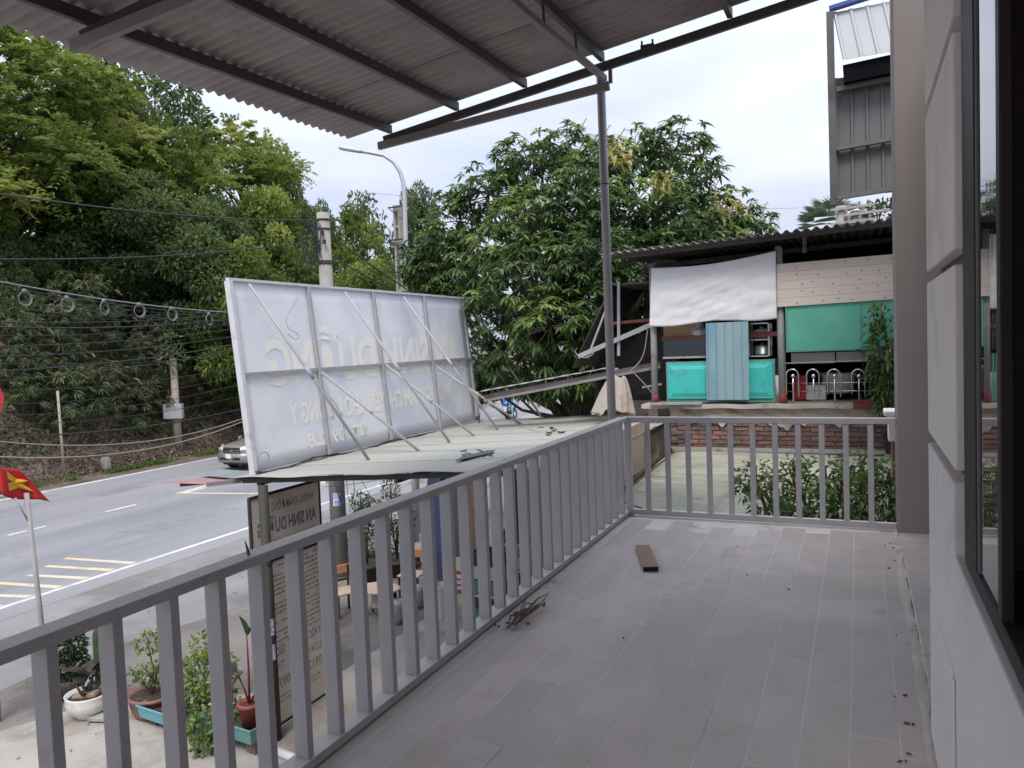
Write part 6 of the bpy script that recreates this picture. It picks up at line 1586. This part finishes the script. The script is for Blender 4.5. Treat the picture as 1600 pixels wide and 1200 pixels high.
Pm, Am, Lm, Wm, Tm = [], [], [], [], []
lim = MB()
fork = base + V3((.1, 0, 3.1))
lim.tube([base, base + V3((.05, .05, 1.6)), fork], [.27, .21, .18], 12)
spk = []
for (px, py, dz, r_) in blobs:
    C = ond(px, py, 17.0 + dz * 1.15)
    m1 = fork * .5 + C * .5 + V3((0, 0, -.35)) + RNG.normal(0, .15, 3)
    lim.tube([fork, fork * .75 + m1 * .25 + V3((0, 0, .1)), m1, C], [.075, .055, .035, .014], 7)
    n_ros = int(98 * (r_ / .85) ** 2)
    young = RNG.random() < .22
    for k in range(n_ros):
        d = RNG.normal(size=3); d[2] = d[2] * .8 + .15; d = unit(d)
        rr = r_ * RNG.uniform(.55, 1.08)
        P = C + d * rr * V3((1.05, 1.05, .92))
        if k % 4 == 0: lim.tube([C + d * rr * .15, P], [.016, .008], 4, cap=False)
        nl = int(RNG.integers(10, 16))
        yg = RNG.random() < .04
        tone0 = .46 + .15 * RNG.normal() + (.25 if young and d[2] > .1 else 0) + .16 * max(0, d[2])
        for j in range(nl):
            a_ = j * 2.4 + RNG.uniform(0, .5); e = RNG.uniform(-.55, .55)
            out_ = V3((math.cos(a_) * math.cos(e), math.sin(a_) * math.cos(e), math.sin(e)))
            Pm.append(P + RNG.normal(0, .015, 3)); Am.append(out_ + d * .55)
            Lm.append(RNG.uniform(.16, .29)); Wm.append(RNG.uniform(.048, .072)); Tm.append(min(.86, tone0 + .07 * RNG.normal()))
    spk.append((C, r_))
for (px, py) in ((955, 238), (965, 245), (1027, 288), (1035, 285), (1130, 312), (1138, 318), (975, 242)):
    P = ond(px, py, 15.6); 
    for j in range(22): Pm.append(P + RNG.normal(0, .14, 3)); Am.append(RNG.normal(size=3)); Lm.append(.2); Wm.append(.06); Tm.append(RNG.uniform(.93, 1.0))
lim.build('trunk', 'bark', mt_, smooth=True)
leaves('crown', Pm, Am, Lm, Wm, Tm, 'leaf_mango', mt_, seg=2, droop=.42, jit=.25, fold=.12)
for (px, py) in ((885, 205), (908, 195), (945, 205), (968, 210), (1022, 205), (1046, 200), (1068, 190), (1080, 215), (1115, 290), (1135, 330), (1165, 325), (1190, 325), (1200, 340), (1098, 240), (990, 215)):
    fs_ = MB(); P = ond(px, py + 22, 16.6); fs_.tube([P, P + V3((.05, 0, .3)), P + V3((.13, 0, .42)), P + V3((.17, 0, .36))], [.008, .012, .012, .004], 5); fs_.build('flower_spike', 'plank_wood', mt_)

# ================================================================== HILL TREES
def make_tree(name, H, RX, n_blob, per, L, W, mat, seedtone, feather=False, airy=False, droop=.15):
    """prototype tree standing at the origin: trunk with limbs, crown of many small leaves"""
    t = thing(name, 'tree', 'tree', (0, 0, 0))
    lim = MB(); crown_z = H * .30
    lean = RNG.normal(0, .4, 2)
    top = V3((lean[0], lean[1], H * .85))
    lim.tube([(0, 0, -.6), (lean[0] * .2, lean[1] * .2, H * .3), (lean[0] * .6, lean[1] * .6, H * .6), top], [H * .022, H * .017, H * .011, .03], 9)
    Ps, As, Ls, Ts = [], [], [], []
    for k in range(n_blob):
        h = (k + RNG.random()) / n_blob
        z = crown_z + (H * .97 - crown_z) * h
        wid = RX * (math.sin(math.pi * (0.18 + .78 * h)) ** .7) 
        a_ = k * 2.399 + RNG.uniform(-.5, .5); r_ = wid * RNG.uniform(.45, .95)
        C = V3((lean[0] * h + r_ * math.cos(a_), lean[1] * h + r_ * math.sin(a_), z))
        br = RX * RNG.uniform(.22, .40) * (1.1 - .35 * h)
        st = V3((lean[0] * h * .6, lean[1] * h * .6, max(z - r_ * .7, H * .22)))
        lim.tube([st, st * .45 + C * .55 + V3((0, 0, .2)), C], [H * .007, H * .005, .02], 6, cap=False)
        n = int(per * (br / (RX * .3)) ** 2 * (.55 if airy else 1))
        tone0 = seedtone + .16 * RNG.normal() + .12 * (h - .5)
        if feather:
            nf = max(6, n // 22)
            for j in range(nf):
                d = RNG.normal(size=3); d[2] = abs(d[2]) * .7; d = unit(d)
                P0 = C + d * br * RNG.uniform(.35, .8)
                ax = unit(d + RNG.normal(0, .6, 3)); ax[2] = ax[2] * .8 + .1; ax = unit(ax)
                lnF = RNG.uniform(.7, 1.3) * br
                sd_ = unit(np.cross(ax, (0, 0, 1.)))
                for u in np.linspace(.1, 1, 11):
                    for s in (-1, 1):
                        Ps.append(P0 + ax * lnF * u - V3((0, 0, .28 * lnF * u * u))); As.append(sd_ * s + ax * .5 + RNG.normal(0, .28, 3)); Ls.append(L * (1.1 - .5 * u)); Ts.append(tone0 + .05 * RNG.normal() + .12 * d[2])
        else:
            p, d = cloud(C, (br, br, br * .72), n, .45)
            for i in range(n):
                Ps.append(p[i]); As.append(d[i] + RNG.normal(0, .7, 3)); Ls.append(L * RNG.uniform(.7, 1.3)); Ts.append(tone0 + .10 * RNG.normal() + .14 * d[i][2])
    lim.build('trunk', 'bark', t, smooth=True, origin=(0, 0, 0))
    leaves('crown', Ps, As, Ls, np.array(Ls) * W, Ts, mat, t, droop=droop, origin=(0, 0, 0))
    t['H'] = H; t['RX'] = RX
    return t
TP = {
 'feather': make_tree('hill_tree', 10, 3.6, 40, 560, .34, .38, 'leaf_forest', .62, feather=True),
 'feather2': make_tree('hill_tree', 10, 3.8, 30, 560, .36, .40, 'leaf_forest', .52, feather=True),
 'broad': make_tree('hill_tree', 10, 3.6, 36, 640, .26, .50, 'leaf_forest', .42),
 'dark': make_tree('hill_tree', 10, 3.8, 36, 640, .25, .48, 'leaf_olive', .45),
 'airy': make_tree('hill_tree', 10, 3.4, 26, 340, .34, .48, 'leaf_olive', .5, airy=True),
}
used = set()
def place(kind, px, dist, top_py, wpx, label, group='trees on the hillside across the road', base_z=None):
    d = ray(px, 560); d = V3((d[0], d[1], 0)); d = d / (d @ V3((FW[0], FW[1], 0)) / math.hypot(FW[0], FW[1]))
    pos = d * dist
    x, y = pos[0], pos[1]
    z0 = hill(x, y) if x < -30.6 else ZG
    if base_z is not None: z0 = base_z
    zt_ = EYE[2] + (ond(px, top_py, dist)[2] - EYE[2])
    Hh = max(3.5, zt_ - z0)
    pr = TP[kind]
    sxy = (wpx / F_PX * dist) / (2 * pr['RX'] * 1.02)
    sc = (sxy, sxy, Hh / (pr['H'] * 1.0))
    loc = (x, y, z0)
    if kind not in used:
        used.add(kind); pr.location = loc; pr.scale = sc; pr.rotation_euler = (0, 0, RNG.uniform(0, 6)); pr['label'] = label; o = pr
    else:
        o = dup_tree(pr, loc, RNG.uniform(0, 6), sc, label)
    o['group'] = group
    return o
trees = [
 ('feather', 25, 37, 42, 330, 'tall feathery green tree at the upper left corner under the canopy edge'),
 ('feather2', 135, 41, 88, 260, 'feathery yellow green tree second along the hill crest'),
 ('airy', 262, 49, 104, 215, 'airy dark tree with sky showing through on the hill crest'),
 ('feather', 395, 50, 203, 215, 'bright feathery tree at the right end of the hill crest'),
 ('broad', 205, 46, 130, 200, 'broad leafy tree filling the crest left of the airy tree'),
 ('feather2', 300, 44, 208, 190, 'yellow green tree below the airy tree'),
 ('dark', 448, 53, 232, 115, 'dark rounded tree at the right edge of the hill'),
 ('broad', -60, 36, 180, 260, 'leafy tree partly cut off by the left picture edge'),
 ('dark', 215, 41, 265, 250, 'dark green tree in the middle of the slope'),
 ('feather', 170, 42, 195, 200, 'feathery tree above the shaded hollow'),
 ('dark', 330, 42, 310, 230, 'dark tree on the right half of the slope'),
 ('broad', 420, 46, 300, 190, 'leafy tree above the billboard corner on the slope'),
 ('broad', 400, 41, 380, 180, 'bushy low tree directly behind the billboard top'),
 ('dark', 30, 36, 375, 130, 'dark bushy tree low on the slope at the left edge'),
 ('dark', 485, 50, 335, 90, 'dark slim tree just left of the concrete pole top'),
]
for a_ in trees: place(*a_)
for a_ in [('airy', 575, 62, 308, 120, 'light crowned tree standing left of the street lamp'),
           ('dark', 655, 66, 300, 100, 'dark wispy tree right of the street lamp'),
           ('feather2', 560, 56, 335, 120, 'bright green round tree between concrete pole and street lamp'),
           ('dark', 500, 58, 325, 95, 'dark thin crowned tree right behind the concrete pole'),
           ('broad', 590, 48, 412, 150, 'low bushy tree behind the billboard top left of the lamp'),
           ('broad', 525, 46, 425, 120, 'low bushy tree behind the billboard top right of the pole'),
           ('dark', 670, 52, 430, 110, 'low dark tree between the lamp and the mango tree')]:
    place(*a_, group='trees along the road behind the billboard', base_z=ZG)

# undergrowth over the slope
n = 46000
xx = -31.6 - RNG.random(n) ** 1.3 * 22; yy = RNG.uniform(6, 75, n)
zz_ = np.array([hill(x, y) for x, y in zip(xx, yy)])
clump = .55 + .45 * np.sin(xx * 1.7 + 2 * np.sin(yy * .9)) * np.sin(yy * 1.3 + np.sin(xx * 1.1))
hgt = np.abs(RNG.normal(0, 1, n)) * (.25 + 1.5 * np.clip(clump, 0, 1)) * np.clip((-31.2 - xx) / 2.0, .1, 1)
P = np.stack([xx + RNG.normal(0, .3, n) * .6, yy, zz_ + hgt * .8], 1)
P[:, 0] = np.minimum(P[:, 0], -31.0)
A = RNG.normal(size=(n, 3)) + V3((.5, -.3, .25))
leaves('undergrowth', P, A, RNG.uniform(.2, .5, n), RNG.uniform(.09, .2, n), .40 + .22 * RNG.normal(size=n) + .25 * (clump - .5), 'leaf_olive', droop=.25)
# shrub masses one can tell apart on the slope
sp = thing('slope_shrub', 'shrub', 'shrub', (0, 0, 0))
shrub(sp, (0, 0, 0), [((0, 0, 1.2), (1.6, 1.6, 1.3), 1500), ((1.0, -.8, .8), (1.1, 1.1, .8), 700), ((-1.0, .7, 1.0), (1.2, 1.2, .9), 800), ((.2, -.6, 1.9), (1.0, 1.0, .8), 600)], .26, .13, 'leaf_olive', (.5, .26), stem=.06)
sl_ = [(330, 430, 38, 1.1, 'rounded dark shrub mass low on the slope left of the billboard'), (275, 380, 39, 1.0, 'shrub mass in mid slope above the cable rings'), (220, 470, 36.5, .8, 'shrub mass behind the third cable ring'), (355, 500, 38, 1.0, 'shrub mass behind the last cable ring'), (120, 420, 36, .9, 'shrub mass in the shaded hollow at left'), (180, 380, 38.5, 1.1, 'shrub mass under the feathery tree'), (420, 430, 43, 1.2, 'shrub mass hidden partly by the billboard top'), (345, 580, 37.5, .6, 'low shrub just left of the billboard edge'), (20, 470, 35, .8, 'shrub mass at the left edge by the cables'), (30, 580, 34.5, .6, 'small shrub at the left edge below the cables')]
for i, (px, py, ds, s, lab) in enumerate(sl_):
    c = onx(px, py, -33.8 - max(0, (560 - py) / 90.0)); z0 = c[2] - 1.6 * s
    if i == 0: sp.location = (c[0], c[1], z0); sp.scale = (s, s, s); sp['label'] = lab; sp['group'] = 'shrubs on the slope'
    else: o = dup_tree(sp, (c[0], c[1], z0), RNG.uniform(0, 6), (s, s, s), lab); o['group'] = 'shrubs on the slope'

# bamboo sprays
def make_bamboo():
    t = thing('bamboo', 'bamboo', 'bamboo', (0, 0, 0))
    cu = MB(); Ps, As, Ls, Ts = [], [], [], []
    for k in range(11):
        a_ = RNG.uniform(-1.9, .9); rr = RNG.uniform(.6, 1.9); h = RNG.uniform(1.0, 2.9)
        p0 = V3((RNG.normal(0, .25), RNG.normal(0, .25), -.5)); tip = V3((rr * math.cos(a_), rr * math.sin(a_), h))
        midp = V3((rr * .45 * math.cos(a_), rr * .45 * math.sin(a_), h * 1.05)); end = tip + V3((.35 * math.cos(a_), .35 * math.sin(a_), -.55))
        cu.tube([p0, midp, tip, end], [.022, .018, .012, .005], 5)
        for j in range(9):
            u = RNG.uniform(.25, 1); c = (midp * (1 - u) + tip * u) if u < .7 else (tip * .5 + end * .5)
            c = c + RNG.normal(0, .22, 3)
            da = RNG.uniform(0, 6.28); tone0 = RNG.uniform(.12, .68) if RNG.random() > .06 else .95
            for q_ in range(12):
                aa = da + RNG.normal(0, .75)
                Ps.append(c + RNG.normal(0, .03, 3)); As.append(V3((math.cos(aa), math.sin(aa), RNG.uniform(-.7, .15)))); Ls.append(RNG.uniform(.24, .46)); Ts.append(tone0 + .1 * RNG.normal())
    cu.build('culm', 'dry_twig', t, smooth=True, origin=(0, 0, 0))
    leaves('foliage', Ps, As, Ls, np.array(Ls) * .15, Ts, 'leaf_bamboo', t, droop=.3, origin=(0, 0, 0), jit=.35)
    return t
bp = make_bamboo()
bs_ = [(70, 505, 34.0, 'pale bamboo spray at the left below the cables'), (145, 510, 34.5, 'pale bamboo spray behind the second cable ring'), (100, 565, 34.0, 'bamboo spray left of the thin post top'), (190, 560, 35.0, 'bamboo spray in the middle of the bank'), (215, 615, 34.0, 'drooping bamboo spray left of the old pole'), (140, 610, 33.6, 'drooping bamboo spray right of the thin post top'), (70, 620, 33.4, 'low bamboo spray left of the thin post'), (20, 530, 34.0, 'bamboo spray at the left picture edge'), (245, 530, 36.0, 'bamboo spray behind the old pole top'), (180, 640, 33.4, 'lowest bamboo spray over the brown bank'), (300, 600, 35.5, 'leafy spray right of the old pole'), (120, 470, 35.5, 'upper bamboo spray beneath the cable rings'), (30, 590, 33.4, 'bamboo spray low at the left picture edge')]
for i, (px, py, ds, lab) in enumerate(bs_):
    c = onx(px, py, -32.6 + RNG.uniform(-.4, .2)); s = RNG.uniform(.75, 1.05)
    if i == 0: bp.location = (c[0], c[1], c[2] - 1.6 * s); bp.scale = (s, s, s); bp['label'] = lab; bp['group'] = 'bamboo sprays on the bank'
    else: o = dup_tree(bp, (c[0], c[1], c[2] - 1.6 * s), RNG.uniform(-.6, .6), (s, s, s), lab); o['group'] = 'bamboo sprays on the bank'
# small crown on top of the old pole
t = thing('creeper', 'green creeper tuft growing over the top of the old pole', 'creeper', (-31.0, 27.8, topz))
shrub(t, (-31.0, 27.8, topz - .6), [((0, -.1, .6), (.7, .7, .5), 160), ((.1, -.1, 1.3), (.5, .5, .6), 120), ((-.2, -.1, .2), (.5, .5, .3), 60)], .26, .11, 'leaf_bamboo', (.35, .25), stem=.02)
# dry roots and twigs hanging on the bank, dead leaves, grass verge
n = 2600; tr = MB()
for k in range(700):
    y = RNG.uniform(8, 60); x = -30.8 - RNG.random() * 2.2; z = hill(x, y)
    d = V3((RNG.uniform(.0, .9), RNG.normal(0, .7), RNG.normal(-.1, .5)))
    p0 = V3((x, y, z + .15)); l_ = RNG.uniform(.3, 1.3)
    tr.tube([p0, p0 + d * l_ * .5 + V3((.1, 0, .1)), p0 + d * l_ + V3((0, 0, -.1))], [.02, .014, .006], 4, cap=False)
tr.build('dry_roots', 'dry_twig', kind='stuff')
n = 22000; xx = -30.4 - RNG.random(n) ** 1.2 * 2.8; yy = RNG.uniform(6, 62, n); zz_ = np.array([hill(x, y) for x, y in zip(xx, yy)])
leaves('leaf_litter', np.stack([xx, yy, np.maximum(zz_, ZG + .05) + .06], 1), RNG.normal(size=(n, 3)) + V3((.4, 0, .2)), RNG.uniform(.1, .3, n), RNG.uniform(.04, .1, n), RNG.random(n), 'leaf_brown')
n = 16000; xx = -29.55 - np.abs(RNG.normal(0, .55, n)); yy = RNG.uniform(10, 40, n)
dens = np.sin(yy * 1.1) * .5 + np.sin(yy * 2.7 + 1) * .3 + .45; keep = RNG.random(n) < np.clip(dens, .05, 1); xx, yy = xx[keep], yy[keep]; n = len(xx)
leaves('verge_grass', np.stack([xx, yy, np.full(n, ZG + .05)], 1), RNG.normal(0, .5, size=(n, 3)) + V3((0, 0, 1)), RNG.uniform(.1, .32, n), RNG.uniform(.02, .05, n), .5 + .22 * RNG.normal(size=n), 'leaf_grass', droop=.2)
# bits of litter and stones in the yard
b = MB()
for k in range(170):
    x, y = RNG.uniform(-14.5, -7.4), RNG.uniform(5, 17); sz = RNG.uniform(.012, .04)
    b.box((x, y, ZG + .012 + (.06 if x > -10 and y < 7 else 0)), (sz, sz * .8, sz * .5), np.linalg.qr(RNG.normal(size=(3, 3)))[0])
b.build('yard_gravel', 'stone_grey', kind='stuff')
